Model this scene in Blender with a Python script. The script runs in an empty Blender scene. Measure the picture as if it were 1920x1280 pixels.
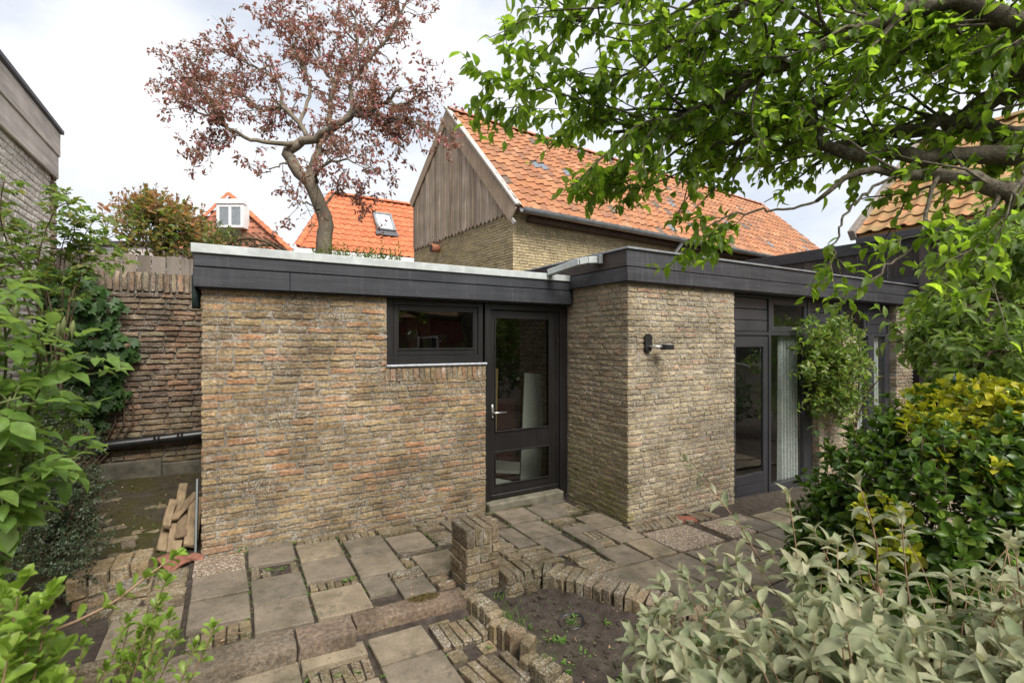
import bpy, bmesh, math, random
import numpy as np
from mathutils import Vector, Matrix, noise as mnoise

# ------------------------------------------------------------------ camera, sky, sun, exposure
S = bpy.context.scene
COL = S.collection
CAM_H = 1.768
TH = math.radians(59.5)                       # the camera's bearing, measured from the X axis (along the house front)
FWD = np.array([math.cos(TH), math.sin(TH)])
RGT = np.array([math.sin(TH), -math.cos(TH)])
FPX = 17 / 36 * 1920
cam = bpy.data.cameras.new('camera')
cam.lens = 17; cam.sensor_width = 36; cam.clip_start = 0.05; cam.clip_end = 900
cam.dof.use_dof = True; cam.dof.focus_distance = 5.0; cam.dof.aperture_fstop = 5.6
cam_ob = bpy.data.objects.new('camera', cam)
cam_ob.location = (0, 0, CAM_H)
cam_ob.rotation_euler = (math.radians(90), 0, TH - math.radians(90))
COL.objects.link(cam_ob)
S.camera = cam_ob

W = bpy.data.worlds.new('World'); S.world = W; W.use_nodes = True
SUN_DIR = Vector((0.02, -0.80, 0.92)).normalized()      # towards the sun
wn, wl = W.node_tree.nodes, W.node_tree.links
wn.clear()
w_out = wn.new('ShaderNodeOutputWorld'); w_bg = wn.new('ShaderNodeBackground'); w_bg.inputs[1].default_value = 0.1
w_sky = wn.new('ShaderNodeTexSky'); w_sky.sky_type = 'NISHITA'; w_sky.sun_disc = False
w_sky.sun_elevation = math.asin(SUN_DIR.z); w_sky.sun_rotation = math.atan2(SUN_DIR.x, SUN_DIR.y)
w_tc = wn.new('ShaderNodeTexCoord')
w_map = wn.new('ShaderNodeMapping'); w_map.inputs['Scale'].default_value = (1, 1, 1.9)
w_n = wn.new('ShaderNodeTexNoise'); w_n.inputs['Scale'].default_value = 2.1; w_n.inputs['Detail'].default_value = 7; w_n.inputs['Roughness'].default_value = .55
w_r = wn.new('ShaderNodeValToRGB'); w_r.color_ramp.elements[0].position = .30; w_r.color_ramp.elements[0].color = (.60,)*3 + (1,)
w_r.color_ramp.elements[1].position = .56; w_r.color_ramp.elements[1].color = (1, 1, 1, 1)
w_n2 = wn.new('ShaderNodeTexNoise'); w_n2.inputs['Scale'].default_value = 3.4; w_n2.inputs['Detail'].default_value = 6
w_r2 = wn.new('ShaderNodeValToRGB')
w_r2.color_ramp.elements[0].position = .38; w_r2.color_ramp.elements[0].color = (5.3, 5.65, 6.3, 1)
w_r2.color_ramp.elements[1].position = .62; w_r2.color_ramp.elements[1].color = (7.2, 7.3, 7.5, 1)
w_mx = wn.new('ShaderNodeMixRGB')
wl.new(w_tc.outputs['Generated'], w_map.inputs[0]); wl.new(w_map.outputs[0], w_n.inputs[0]); wl.new(w_map.outputs[0], w_n2.inputs[0])
wl.new(w_n.outputs[0], w_r.inputs[0]); wl.new(w_n2.outputs[0], w_r2.inputs[0])
wl.new(w_r.outputs[0], w_mx.inputs[0]); wl.new(w_sky.outputs[0], w_mx.inputs[1]); wl.new(w_r2.outputs[0], w_mx.inputs[2])
wl.new(w_mx.outputs[0], w_bg.inputs[0]); wl.new(w_bg.outputs[0], w_out.inputs[0])

sun = bpy.data.lights.new('sun', 'SUN'); sun.energy = 3.5; sun.angle = math.radians(32); sun.color = (1, .955, .89)
sun_ob = bpy.data.objects.new('sun', sun); COL.objects.link(sun_ob)
sun_ob.rotation_euler = SUN_DIR.to_track_quat('Z', 'Y').to_euler(); sun_ob.location = (-6, -8, 14)
S.view_settings.view_transform = 'Standard'; S.view_settings.look = 'None'
S.view_settings.exposure = 0.68; S.view_settings.gamma = 1; S.view_settings.use_curve_mapping = False
S.render.engine = 'CYCLES'
S.cycles.use_denoising = True
S.cycles.max_bounces = 8; S.cycles.transparent_max_bounces = 12; S.cycles.transmission_bounces = 6

# ------------------------------------------------------------------ helpers
rng = random.Random(7)
nr = np.random.RandomState(11)
WM = {}
WMI = {}

def ray(px, py):
    u = (px - 960) / FPX; v = (640 - py) / FPX
    d = FWD + u * RGT
    return np.array([d[0], d[1], v])
def at(px, py, d):                            # the point seen at (px, py) of the photograph, d metres in front of the camera
    return ray(px, py) * d + np.array([0, 0, CAM_H])
def depth(p): return p[0] * FWD[0] + p[1] * FWD[1]
def proj(p):
    d = depth(p)
    return 960 + FPX * (p[0] * RGT[0] + p[1] * RGT[1]) / d, 640 - FPX * (p[2] - CAM_H) / d, d

def mk(name, V, T, smooth=False):
    V = np.asarray(V, dtype=np.float32).reshape(-1, 3); T = np.asarray(T, dtype=np.int32).reshape(-1, 3)
    me = bpy.data.meshes.new(name)
    me.vertices.add(len(V)); me.vertices.foreach_set('co', V.ravel())
    me.loops.add(3 * len(T)); me.loops.foreach_set('vertex_index', T.ravel())
    me.polygons.add(len(T)); me.polygons.foreach_set('loop_start', np.arange(0, 3 * len(T), 3, dtype=np.int32))
    me.polygons.foreach_set('use_smooth', np.full(len(T), smooth))
    me.update(calc_edges=True)
    return me

def winv(o):
    if o.name not in WMI: WMI[o.name] = WM[o.name].inverted()
    return WMI[o.name]
def link(name, me, parent=None, M=None, mat=None):
    M = M or Matrix()
    if mat is not None and me is not None and not me.materials: me.materials.append(mat)
    o = bpy.data.objects.new(name, me)
    COL.objects.link(o)
    if parent is not None:
        o.parent = parent; o.matrix_basis = winv(parent) @ M
    else:
        o.matrix_basis = M
    WM[o.name] = M
    return o
def tag(o, label=None, cat=None, group=None, kind=None):
    if label: o['label'] = label
    if cat: o['category'] = cat
    if group: o['group'] = group
    if kind: o['kind'] = kind
    return o
def thing(name, label, cat, loc=(0, 0, 0), group=None):
    o = link(name, None, None, Matrix.Translation(Vector(loc)))
    o.empty_display_size = .1
    return tag(o, label, cat, group)

class MB:                                     # collects triangles in world space, then links them as one mesh object
    def __init__(s): s.V = []; s.T = []; s.n = 0
    def add(s, V, T):
        V = np.asarray(V, float).reshape(-1, 3); T = np.asarray(T, int).reshape(-1, 3)
        s.V.append(V); s.T.append(T + s.n); s.n += len(V); return s
    def box(s, x0, x1, y0, y1, z0, z1, c=.003):
        V, T = cbox((x1 - x0, y1 - y0, z1 - z0), c)
        return s.add(V + np.array([(x0 + x1) / 2, (y0 + y1) / 2, (z0 + z1) / 2]), T)
    def obox(s, o, u, v, n, lu, lv, ln, c=.003):     # box centred on o with axes u, v, n
        V, T = cbox((lu, lv, ln), c)
        R = np.array([u, v, n], float)
        return s.add(V @ R + np.asarray(o, float), T)
    def tube(s, pts, rad, k=7):
        V, T = tube(pts, rad, k); return s.add(V, T)
    def build(s, name, mat, parent=None, smooth=False, local=False):
        me = mk(name, np.concatenate(s.V), np.concatenate(s.T), smooth)
        if parent is None or not local:
            return link(name, me, parent, None, mat)

_sg = np.array([(a, b, c) for a in (-1, 1) for b in (-1, 1) for c in (-1, 1)], float)
def _hull():
    P = []
    for g in _sg:
        for ax in range(3):
            q = g * .9; q[ax] = g[ax]; P.append(q)
    bm = bmesh.new()
    vs = [bm.verts.new(p) for p in P]
    bm.verts.ensure_lookup_table(); bm.verts.index_update()
    bmesh.ops.convex_hull(bm, input=vs)
    bmesh.ops.recalc_face_normals(bm, faces=bm.faces)
    bmesh.ops.triangulate(bm, faces=bm.faces)
    T = [[v.index for v in f.verts] for f in bm.faces]
    bm.free(); return np.array(T)
CT = _hull()
def cbox(size, c=.003):
    h = np.array(size) / 2; c = min(c, h.min() * .6)
    V = np.empty((24, 3)); i = 0
    for g in _sg:
        for ax in range(3):
            q = g * (h - c); q[ax] = g[ax] * h[ax]; V[i] = q; i += 1
    return V, CT
def nrm(v):
    v = np.asarray(v, float); return v / (np.linalg.norm(v) + 1e-9)
def tube(pts, rad, k=7):
    pts = np.asarray(pts, float); n = len(pts)
    rad = np.full(n, rad) if np.isscalar(rad) else np.asarray(rad, float)
    V = []; T = []
    ref = np.array([.3, .2, 1.0]); a = None
    for i in range(n):
        t = nrm(pts[min(i + 1, n - 1)] - pts[max(i - 1, 0)])
        a = nrm(np.cross(t, ref)) if a is None else nrm(a - t * (a @ t))
        b = np.cross(t, a)
        ang = np.arange(k) * 2 * math.pi / k
        V.append(pts[i] + rad[i] * (np.cos(ang)[:, None] * a + np.sin(ang)[:, None] * b))
    for i in range(n - 1):
        for j in range(k):
            p, q = i * k + j, i * k + (j + 1) % k
            T += [(p, q, q + k), (p, q + k, p + k)]
    V = np.concatenate(V)
    V = np.concatenate([V, pts[:1], pts[-1:]])
    for j in range(k):
        T.append((n * k, (j + 1) % k, j)); T.append((n * k + 1, (n - 1) * k + j, (n - 1) * k + (j + 1) % k))
    return V, np.array(T)
def smooth_path(P, n):
    P = np.asarray(P, float); m = len(P)
    out = []
    for t in np.linspace(0, m - 1 - 1e-6, n):
        i = int(t); f = t - i
        p0, p1, p2, p3 = P[max(i - 1, 0)], P[i], P[min(i + 1, m - 1)], P[min(i + 2, m - 1)]
        out.append(.5 * (2 * p1 + (p2 - p0) * f + (2 * p0 - 5 * p1 + 4 * p2 - p3) * f * f + (3 * p1 - p0 - 3 * p2 + p3) * f ** 3))
    return np.array(out)

def axes(u, v, n, o, su=1, sv=1, sn=1):
    M = Matrix.Identity(4)
    for i in range(3):
        M[i][0] = u[i] * su; M[i][1] = v[i] * sv; M[i][2] = n[i] * sn; M[i][3] = o[i]
    return M

# pieces: (template index, 4x4) lists turned into single objects or into one joined mesh
_cache = {}
def pieces(name, tmpl, items, mat, mat_joined, parent, limit=300, joined=None, key=None, smooth=False):
    """items: list of (variant, Matrix, score). The highest scores become objects, the rest one joined part."""
    items = sorted(items, key=lambda t: -t[2])
    for v, M, _ in items[:limit]:
        k = (key or name, v, mat.name)
        if k not in _cache:
            V, T = tmpl[v]; _cache[k] = mk(name, V, T, smooth); _cache[k].materials.append(mat)
        link(name, _cache[k], parent, M)
    rest = items[limit:]
    if rest:
        mb = MB()
        for v, M, _ in rest:
            V, T = tmpl[v]; A = np.array(M)
            mb.add(V @ A[:3, :3].T + A[:3, 3], T)
        o = mb.build(joined or name + '_field', mat_joined, parent, smooth); o['kind'] = 'stuff'
        return o

def score(p, size):
    d = depth(p)
    if d < .2: return -1
    x, y, _ = proj(p)
    pen = 1 if (-60 < x < 1980 and -60 < y < 1340) else .05
    return size / d * pen

# ------------------------------------------------------------------ materials
class NT:
    def __init__(s, name):
        s.m = bpy.data.materials.new(name); s.m.use_nodes = True
        s.t = s.m.node_tree; s.n = s.t.nodes; s.l = s.t.links
        s.n.clear(); s.out = s.n.new('ShaderNodeOutputMaterial')
        s.pos = s.n.new('ShaderNodeNewGeometry')
    def put(s, sock, v):
        if hasattr(v, 'is_linked') or isinstance(v, bpy.types.NodeSocket): s.l.new(v, sock)
        elif v is not None:
            if isinstance(v, (tuple, list)) and len(v) == 3 and sock.type == 'RGBA': v = tuple(v) + (1,)
            sock.default_value = v
    def noise(s, scale, detail=3, rough=.55, vec=None, stretch=None, dist=0):
        nd = s.n.new('ShaderNodeTexNoise'); nd.inputs['Scale'].default_value = scale
        nd.inputs['Detail'].default_value = detail; nd.inputs['Roughness'].default_value = rough; nd.inputs['Distortion'].default_value = dist
        v = vec or s.pos.outputs['Position']
        if stretch:
            mp = s.n.new('ShaderNodeMapping'); mp.inputs['Scale'].default_value = stretch
            s.l.new(v, mp.inputs[0]); v = mp.outputs[0]
        s.l.new(v, nd.inputs['Vector']); return nd.outputs[0]
    def ramp(s, fac, stops, interp='LINEAR'):
        r = s.n.new('ShaderNodeValToRGB'); r.color_ramp.interpolation = interp
        e = r.color_ramp.elements
        while len(e) < len(stops): e.new(.5)
        for i, (p, c) in enumerate(stops):
            if not isinstance(c, (tuple, list)): c = (c, c, c)
            e[i].position = p; e[i].color = tuple(c) + (1,)
        s.put(r.inputs[0], fac); return r.outputs[0]
    def mix(s, fac, a, b, mode='MIX'):
        m = s.n.new('ShaderNodeMixRGB'); m.blend_type = mode
        s.put(m.inputs[0], fac); s.put(m.inputs[1], a); s.put(m.inputs[2], b); return m.outputs[0]
    def math(s, op, a, b=None, clamp=False):
        m = s.n.new('ShaderNodeMath'); m.operation = op; m.use_clamp = clamp
        s.put(m.inputs[0], a)
        if b is not None: s.put(m.inputs[1], b)
        return m.outputs[0]
    def sep(s):
        x = s.n.new('ShaderNodeSeparateXYZ'); s.l.new(s.pos.outputs['Position'], x.inputs[0]); return x.outputs
    def rand(s, island):
        if island: return s.pos.outputs['Random Per Island']
        return s.n.new('ShaderNodeObjectInfo').outputs['Random']
    def bump(s, h, strength, dist=.01, normal=None):
        b = s.n.new('ShaderNodeBump'); b.inputs['Strength'].default_value = strength; b.inputs['Distance'].default_value = dist
        s.l.new(h, b.inputs['Height'])
        if normal: s.l.new(normal, b.inputs['Normal'])
        return b.outputs[0]
    def bsdf(s, color, rough=.8, metal=0, spec=.4, normal=None):
        p = s.n.new('ShaderNodeBsdfPrincipled')
        s.put(p.inputs['Base Color'], color); s.put(p.inputs['Roughness'], rough); s.put(p.inputs['Metallic'], metal)
        p.inputs['Specular IOR Level'].default_value = spec
        if normal: s.l.new(normal, p.inputs['Normal'])
        return p
    def done(s, shader):
        s.l.new(shader.outputs[0] if hasattr(shader, 'outputs') else shader, s.out.inputs[0]); return s.m

def m_brick(name, palette, island=False, lichen=.5, grime=.5, moss=None, lich_col=(.52, .50, .44), bump=.5):
    t = NT(name)
    n = len(palette)
    r = t.rand(island)
    base = t.ramp(r, [((i + .5) / n, c) for i, c in enumerate(palette)])
    nz = t.noise(38, 4, .65)
    col = t.mix(1, base, t.ramp(nz, [(.3, .5), (.5, .95), (.7, 1.5)]), 'MULTIPLY')
    big = t.noise(2.3, 4, .6)
    g = t.ramp(big, [(.38, .48), (.62, 1.15)])
    col = t.mix(grime, col, t.mix(1, col, g, 'MULTIPLY'))
    patch = t.noise(4.5, 5, .7)
    spots = t.noise(95, 2, .5)
    lm = t.math('MULTIPLY', t.ramp(spots, [(.50, 0.), (.62, 1.)]), t.ramp(patch, [(.42, .10), (.60, .9)]))
    col = t.mix(t.math('MULTIPLY', lm, lichen), col, lich_col)
    wp = t.noise(9, 4, .75)
    wm = t.math('MULTIPLY', t.ramp(wp, [(.60, 0.), (.68, 1.)]), t.ramp(t.noise(60, 3), [(.35, .1), (.6, .9)]))
    col = t.mix(t.math('MULTIPLY', wm, lichen), col, (.55, .53, .48))
    if moss:
        z0, z1, amt, mc = moss
        sx, sy, sz = t.sep()
        k = t.math('DIVIDE', t.math('SUBTRACT', z1, sz), z1 - z0, True)
        k = t.math('MULTIPLY', k, t.ramp(t.noise(4, 4, .6), [(.3, .25), (.6, 1.)]))
        col = t.mix(t.math('MULTIPLY', k, amt, True), col, t.mix(t.ramp(nz, [(.3, 0.), (.7, 1.)]), mc, tuple(c * 1.7 for c in mc)))
    h = t.math('ADD', t.noise(55, 5, .7), t.math('MULTIPLY', t.noise(190, 3, .6), .5))
    return t.done(t.bsdf(col, .93, spec=.2, normal=t.bump(h, bump, .012)))

def m_plain(name, col, rough=.7, spec=.3, metal=0, var=.25, scale=12, bump=0, bscale=80, island=None, rvar=.3):
    t = NT(name)
    c = t.mix(1, col, t.ramp(t.noise(scale, 4, .6), [(.3, 1 - var), (.7, 1 + var)]), 'MULTIPLY')
    if island is not None:
        c = t.mix(1, c, t.ramp(t.rand(island), [(0, 1 - rvar), (1, 1 + rvar)]), 'MULTIPLY')
    nb = t.bump(t.noise(bscale, 4, .6), bump, .01) if bump else None
    return t.done(t.bsdf(c, rough, metal, spec, nb))

def m_wood(name, col, axis='z', var=.4, rough=.75, island=None, palette=None, bump=.3, spec=.3, streak=22, wear=0):
    t = NT(name)
    st = {'z': (1, 1, .06), 'x': (.06, 1, 1), 'y': (1, .06, 1)}[axis]
    g = t.noise(streak, 5, .65, stretch=st)
    base = col
    if palette:
        n = len(palette); base = t.ramp(t.rand(bool(island)), [((i + .5) / n, c) for i, c in enumerate(palette)])
    c = t.mix(1, base, t.ramp(g, [(.3, 1 - var), (.7, 1 + var)]), 'MULTIPLY')
    c = t.mix(1, c, t.ramp(t.noise(2.2, 4), [(.3, .8), (.7, 1.2)]), 'MULTIPLY')
    if wear:
        dr_ = t.noise(26, 4, .6, stretch=(1, 1, .12)); pt = t.noise(1.6, 3)
        c = t.mix(t.math('MULTIPLY', t.ramp(dr_, [(.52, 0.), (.72, wear)]), t.ramp(pt, [(.4, .2), (.6, 1.)])), c, (.13, .125, .12))
        c = t.mix(t.ramp(t.noise(55, 2), [(.70, 0.), (.74, wear)]), c, (.2, .19, .17))
    return t.done(t.bsdf(c, rough, 0, spec, t.bump(t.noise(streak * 3, 4, .6, stretch=st), bump, .006)))

def m_leaf(name, palette, island, trans=.35, tcol=None, rough=.45, spec=.45, back=None):
    t = NT(name)
    n = len(palette)
    r = t.rand(island)
    c = t.ramp(r, [((i + .5) / n, q) for i, q in enumerate(palette)])
    c = t.mix(1, c, t.ramp(t.noise(45, 3), [(.3, .75), (.7, 1.25)]), 'MULTIPLY')
    if back: c = t.mix(t.pos.outputs['Backfacing'], c, back)
    p = t.bsdf(c, rough, 0, spec)
    tr = t.n.new('ShaderNodeBsdfTranslucent')
    t.put(tr.inputs[0], t.mix(1, c, tcol or (2.2, 2.4, 1.2), 'MULTIPLY'))
    mx = t.n.new('ShaderNodeMixShader'); mx.inputs[0].default_value = trans
    t.l.new(p.outputs[0], mx.inputs[1]); t.l.new(tr.outputs[0], mx.inputs[2])
    return t.done(mx)

def m_glass(name, tint=(.86, .9, .88), boost=1.0):
    t = NT(name)
    tr = t.n.new('ShaderNodeBsdfTransparent'); tr.inputs[0].default_value = tint + (1,)
    gl = t.n.new('ShaderNodeBsdfGlossy'); gl.inputs['Roughness'].default_value = .015; gl.inputs[0].default_value = (.95, .97, .96, 1)
    t.l.new(t.bump(t.noise(1.7, 2), .06, .05), gl.inputs['Normal'])
    fr = t.n.new('ShaderNodeFresnel'); fr.inputs[0].default_value = 1.5
    f = t.math('MULTIPLY', t.math('MULTIPLY', fr.outputs[0], boost, True), t.math('SUBTRACT', 1, t.pos.outputs['Backfacing']))
    mx = t.n.new('ShaderNodeMixShader')
    t.l.new(f, mx.inputs[0]); t.l.new(tr.outputs[0], mx.inputs[1]); t.l.new(gl.outputs[0], mx.inputs[2])
    return t.done(mx)

def both(fn, name, *a, **k):                  # the same material for single pieces and for joined ones
    return fn(name, *a, island=False, **k), fn(name + '_joined', *a, island=True, **k)

PA = [(.19, .135, .08), (.30, .215, .115), (.34, .25, .13), (.37, .20, .105), (.26, .19, .105), (.30, .215, .115), (.36, .265, .14), (.22, .165, .10), (.40, .225, .13), (.29, .20, .11)]
PB = [(.27, .215, .14), (.38, .31, .195), (.43, .35, .22), (.35, .275, .165), (.42, .35, .24), (.32, .25, .15), (.46, .375, .24), (.40, .255, .16), (.37, .30, .19)]
PO = [(.15, .095, .065), (.27, .19, .12), (.22, .135, .085), (.33, .18, .115), (.19, .13, .09), (.30, .23, .15), (.14, .10, .08), (.25, .16, .10)]
PP = [(.20, .155, .095), (.28, .215, .125), (.22, .165, .105), (.32, .24, .14), (.25, .175, .11), (.19, .145, .10)]
_s = lambda P, k: [tuple(c * k for c in q) for q in P]
PA, PB, PO, PP = [(r * 1.0, g * .99, b * .97) for r, g, b in PA], _s(PB, .93), [(r * 1.05, g * 1.12, b * 1.1) for r, g, b in PO], _s(PP, .80)
BRK_A, BRK_A2 = both(m_brick, 'old_yellow_brick', PA, lichen=.62, grime=.75, moss=(-.1, .7, .35, (.10, .085, .055)))
BRK_B, BRK_B2 = both(m_brick, 'pale_brick', PB, lichen=.6, grime=.75)
BRK_BM, BRK_BM2 = both(m_brick, 'pale_brick_mossy', PB, lichen=.35, grime=.4, moss=(-.05, 1.15, .75, (.15, .15, .04)))
BRK_O, BRK_O2 = both(m_brick, 'dark_wall_brick', PO, lichen=.5, grime=.8, moss=(.2, .9, .5, (.07, .08, .03)))
BRK_P, BRK_P2 = both(m_brick, 'paving_brick', PP, lichen=.6, grime=.75, moss=(-1, 3, .12, (.08, .09, .025)))
BRK_N, BRK_N2 = both(m_brick, 'limewashed_brick', [(.74, .69, .62), (.82, .77, .69), (.66, .61, .54), (.85, .80, .73)], lichen=.15, grime=.12, bump=.3)
BRK_Y, BRK_Y2 = both(m_brick, 'barn_brick', [(.42, .34, .19), (.50, .40, .225), (.46, .37, .215), (.37, .295, .17), (.53, .43, .255)], lichen=.2, grime=.25, bump=.25)
BRK_R, BRK_R2 = both(m_brick, 'red_brick', [(.25, .09, .06), (.32, .12, .08), (.20, .08, .06)], lichen=.1, grime=.3)
MORT_A = m_brick('mortar_grey', [(.25, .215, .165), (.29, .25, .195)], lichen=.6, grime=.7, bump=.7)
MORT_B = m_brick('mortar_pale', [(.30, .26, .205), (.33, .29, .235)], lichen=.4, grime=.5, bump=.6)
MORT_O = m_brick('mortar_dark', [(.15, .125, .10), (.175, .15, .12)], lichen=.5, grime=.7, bump=.7)
MORT_N = m_brick('limewash', [(.62, .57, .51), (.68, .63, .56)], lichen=.2, grime=.3, bump=.3)
BLACK = m_wood('black_painted_wood', (.036, .038, .044), 'x', .25, .42, bump=.25, spec=.45, wear=.28)
BLACKR = m_wood('black_stained_wood', (.040, .040, .044), 'x', .35, .5, bump=.3, spec=.4, wear=.35)
BROWNY = m_wood('weathered_black_wood', (.055, .042, .036), 'y', .4, .6, bump=.3)
FRAME = m_wood('frame_black_paint', (.0135, .0125, .012), 'z', .3, .38, bump=.12, spec=.5, wear=.08)
FRAMEG = m_wood('frame_charcoal_paint', (.034, .034, .038), 'z', .2, .4, bump=.12, spec=.5)
ZINC = m_plain('zinc_trim', (.47, .50, .485), .5, .5, .25, .24, 7)
ZINCD = m_plain('weathered_zinc', (.27, .285, .29), .45, .5, .5, .3, 7)
LEAD = m_plain('lead_flashing', (.42, .44, .47), .5, .5, .3, .3, 30, .4, 60)
GLASS = m_glass('window_glass', (.94, .96, .95), boost=2.0)
GLASSD = m_glass('dusty_window_glass', (.70, .72, .69), boost=2.2)
WHITE = m_plain('white_paint', (.78, .78, .76), .5, .4, 0, .05)
STEEL = m_plain('brushed_steel', (.55, .54, .52), .35, .5, .9, .1)
DARKPL = m_plain('black_plastic', (.018, .018, .018), .35, .5, 0, .3)
GREENP = m_plain('dark_green_pipe', (.018, .035, .032), .4, .5, 0, .3)
PLASTER = m_plain('interior_plaster', (.38, .36, .32), .9, .2, 0, .2, 5)
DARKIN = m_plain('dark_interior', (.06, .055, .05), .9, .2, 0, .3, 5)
FELT = m_plain('roofing_felt', (.10, .10, .10), .9, .2, 0, .3, 5, .3)
CURT = m_leaf('white_curtain', [(.72, .74, .72), (.76, .78, .75)], False, .35, (1, 1, 1), .9, .1)
TERRA = m_plain('terracotta', (.40, .17, .10), .8, .2, 0, .25, 20, .2)
SOIL = None
# ------------------------------------------------------------------ piece templates
def brick_tmpl(seed, irregular=.06, aspect=4.2):
    """unit brick: x along the course, y up, front face at z=0, body to z=-1; a ragged worn outline"""
    r = random.Random(seed)
    base = [(-.5, -.36), (-.5, .36), (-.46, .5), (-.15, .5), (.18, .5), (.46, .5), (.5, .36), (.5, -.36), (.46, -.5), (.14, -.5), (-.17, -.5), (-.46, -.5)]
    base = base[::-1]
    out = []
    for x, y in base:
        out.append((x + r.uniform(-1, 1) * irregular / aspect * 1.2, y + r.uniform(-1, .6 if abs(y) > .4 else 1) * irregular * 1.5))
    n = len(out); V = []
    for x, y in out: V.append((x * (1 - .05 / aspect * 2), y * .84, r.uniform(-.03, .03)))
    for x, y in out: V.append((x, y, -.10 + r.uniform(-.03, .02)))
    for x, y in out: V.append((x, y, -1))
    V.append((r.uniform(-.1, .1), r.uniform(-.1, .1), r.uniform(-.02, .06)))
    T = []
    for i in range(n):
        j = (i + 1) % n
        T.append((3 * n, i, j))
        for k in (0, n):
            T += [(k + i, k + n + i, k + n + j), (k + i, k + n + j, k + j)]
    V = np.array(V); T = np.array(T)
    a, b, c = V[T[0]]
    if np.cross(b - a, c - a)[2] < 0: T = T[:, ::-1]
    return V, T
STR = [brick_tmpl(s, .115, 4.2) for s in range(12)]
HDR = [brick_tmpl(s + 50, .10, 2.0) for s in range(8)]
NEAT = [brick_tmpl(s + 80, .03, 3.5)for s in range(3)]
def neat_tmpl():                              # 12-triangle brick for walls far away
    V = np.array([(x, y, z) for z in (0, -1) for x, y in ((-.5, -.5), (.5, -.5), (.5, .5), (-.5, .5))], float)
    T = np.array([(0, 1, 2), (0, 2, 3), (0, 4, 5), (0, 5, 1), (1, 5, 6), (1, 6, 2), (2, 6, 7), (2, 7, 3), (3, 7, 4), (3, 4, 0)])
    return V, T
FARB = [neat_tmpl()]
def stone_tmpl(seed, j=.07, c=.16):           # loose or free-standing stone/brick, closed, centred
    r = np.random.RandomState(seed)
    V, T = cbox((1, 1, 1), c)
    V = V + r.uniform(-j, j, V.shape) * .6
    return V, T
STONE = [stone_tmpl(s, .06, .07) for s in range(10)]
SLAB = []
for s_ in range(8):
    V_, T_ = cbox((1, 1, 1), .0)
    r_ = np.random.RandomState(s_ + 300)
    V_, T_ = cbox((1, 1, 1), .25)
    V_ = np.sign(V_) * (.5 - (0.5 - np.abs(V_)) * np.array([.06, .06, .5])) + r_.uniform(-.007, .007, V_.shape)
    SLAB.append((V_, T_))

def lay_courses(o, u, v, n, width, height, course, lens, mortar=.012, holes=(), sides=((0, 0)), seed=1, depth_=.09, jit=.0025, tm=None, clip=None):
    """brick items on the plane with origin o, axes u (along), v (up), n (out). lens = [(length, weight, template list)]"""
    r = random.Random(seed)
    o, u, v, n = [np.asarray(a, float) for a in (o, u, v, n)]
    items = []
    rows = int(round(height / course))
    course = height / rows
    for i in range(rows):
        v0 = i * course
        x = 0.0 if i % 2 == 0 else -r.choice([.05, .1])
        while x < width - .01:
            L = r.choices([l[0] for l in lens], [l[1] for l in lens])[0] * r.uniform(.94, 1.05)
            x0, x1 = max(x, 0), min(x + L, width)
            x += L + mortar * r.uniform(.8, 1.3)
            if width - x < .045: x1 = width; x = width
            if x1 - x0 < .025: continue
            if clip and not clip((x0 + x1) / 2, v0 + course / 2): continue
            segs = [(x0, x1)]
            for (h0, h1, k0, k1) in holes:
                if v0 + course * .5 > k0 and v0 + course * .5 < k1:
                    ns = []
                    for a, b in segs:
                        if b <= h0 or a >= h1: ns.append((a, b)); continue
                        if a < h0: ns.append((a, h0))
                        if b > h1: ns.append((h1, b))
                    segs = ns
            for a, b in segs:
                if b - a < .02: continue
                w = b - a; h = (course - mortar) * r.uniform(.86, 1.02)
                c = o + u * (a + b) / 2 + v * (v0 + course / 2 + r.uniform(-jit, jit)) + n * r.uniform(-.004, .004)
                tilt = r.gauss(0, .006)
                uu = u * math.cos(tilt) + v * math.sin(tilt); vv = v * math.cos(tilt) - u * math.sin(tilt)
                t = tm or (STR if w > .14 else HDR)
                k = r.randrange(len(t))
                key = k if t is not HDR else k + 100
                items.append((key, axes(uu, vv, n, c, w, h, depth_), score(c, w * abs(n @ nrm(c - np.array([0, 0, CAM_H]))))))
    return items
class TM(dict):
    pass
WALLT = {i: t for i, t in enumerate(STR)}; WALLT.update({i + 100: t for i, t in enumerate(HDR)})

# ------------------------------------------------------------------ ground
def base_z(x, y): return .083 - .036 * min(max(x, -3), 8)
def fbm(x, y, s, seed=0): return mnoise.fractal(Vector((x * s + seed, y * s - seed, seed * .37)), 1, 2, 4)
BED = [(1.62, 3.0), (1.98, 3.0), (2.06, 2.8), (2.2, 2.5), (2.32, 2.25), (2.45, 1.7), (2.5, .6), (1.55, .6), (1.5, 2.2), (1.47, 2.9)]
def inside(poly, x, y):
    c = False; n = len(poly)
    for i in range(n):
        (x0, y0), (x1, y1) = poly[i], poly[i - 1]
        if (y0 > y) != (y1 > y) and x < (x1 - x0) * (y - y0) / (y1 - y0) + x0: c = not c
    return c
LOW = -.085                                   # the lower terrace lies this much below the upper one
def ground_z(x, y):
    z = base_z(x, y) - .032
    if inside(BED, x, y): z = base_z(x, y) - .075 + .018 * fbm(x, y, 7) + .015 * fbm(x, y, 22, 3)
    elif x < 1.5 and y < 2.98 and x > -.6: z += LOW
    elif x < -.2 and y > 3.9:
        z += max(0, (y - 4.2)) * .055 + .014 * fbm(x, y, 6) + .008 * fbm(x, y, 20, 5)
    elif x < -.55: z += -.02 + .02 * fbm(x, y, 5)
    else: z += .006 * fbm(x, y, 9)
    r = math.hypot(x - 2, y - 4)
    if r > 9: z = z * max(0, 1 - (r - 9) / 5) + .05 * (1 - max(0, 1 - (r - 9) / 5)) * 0
    return z
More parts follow.
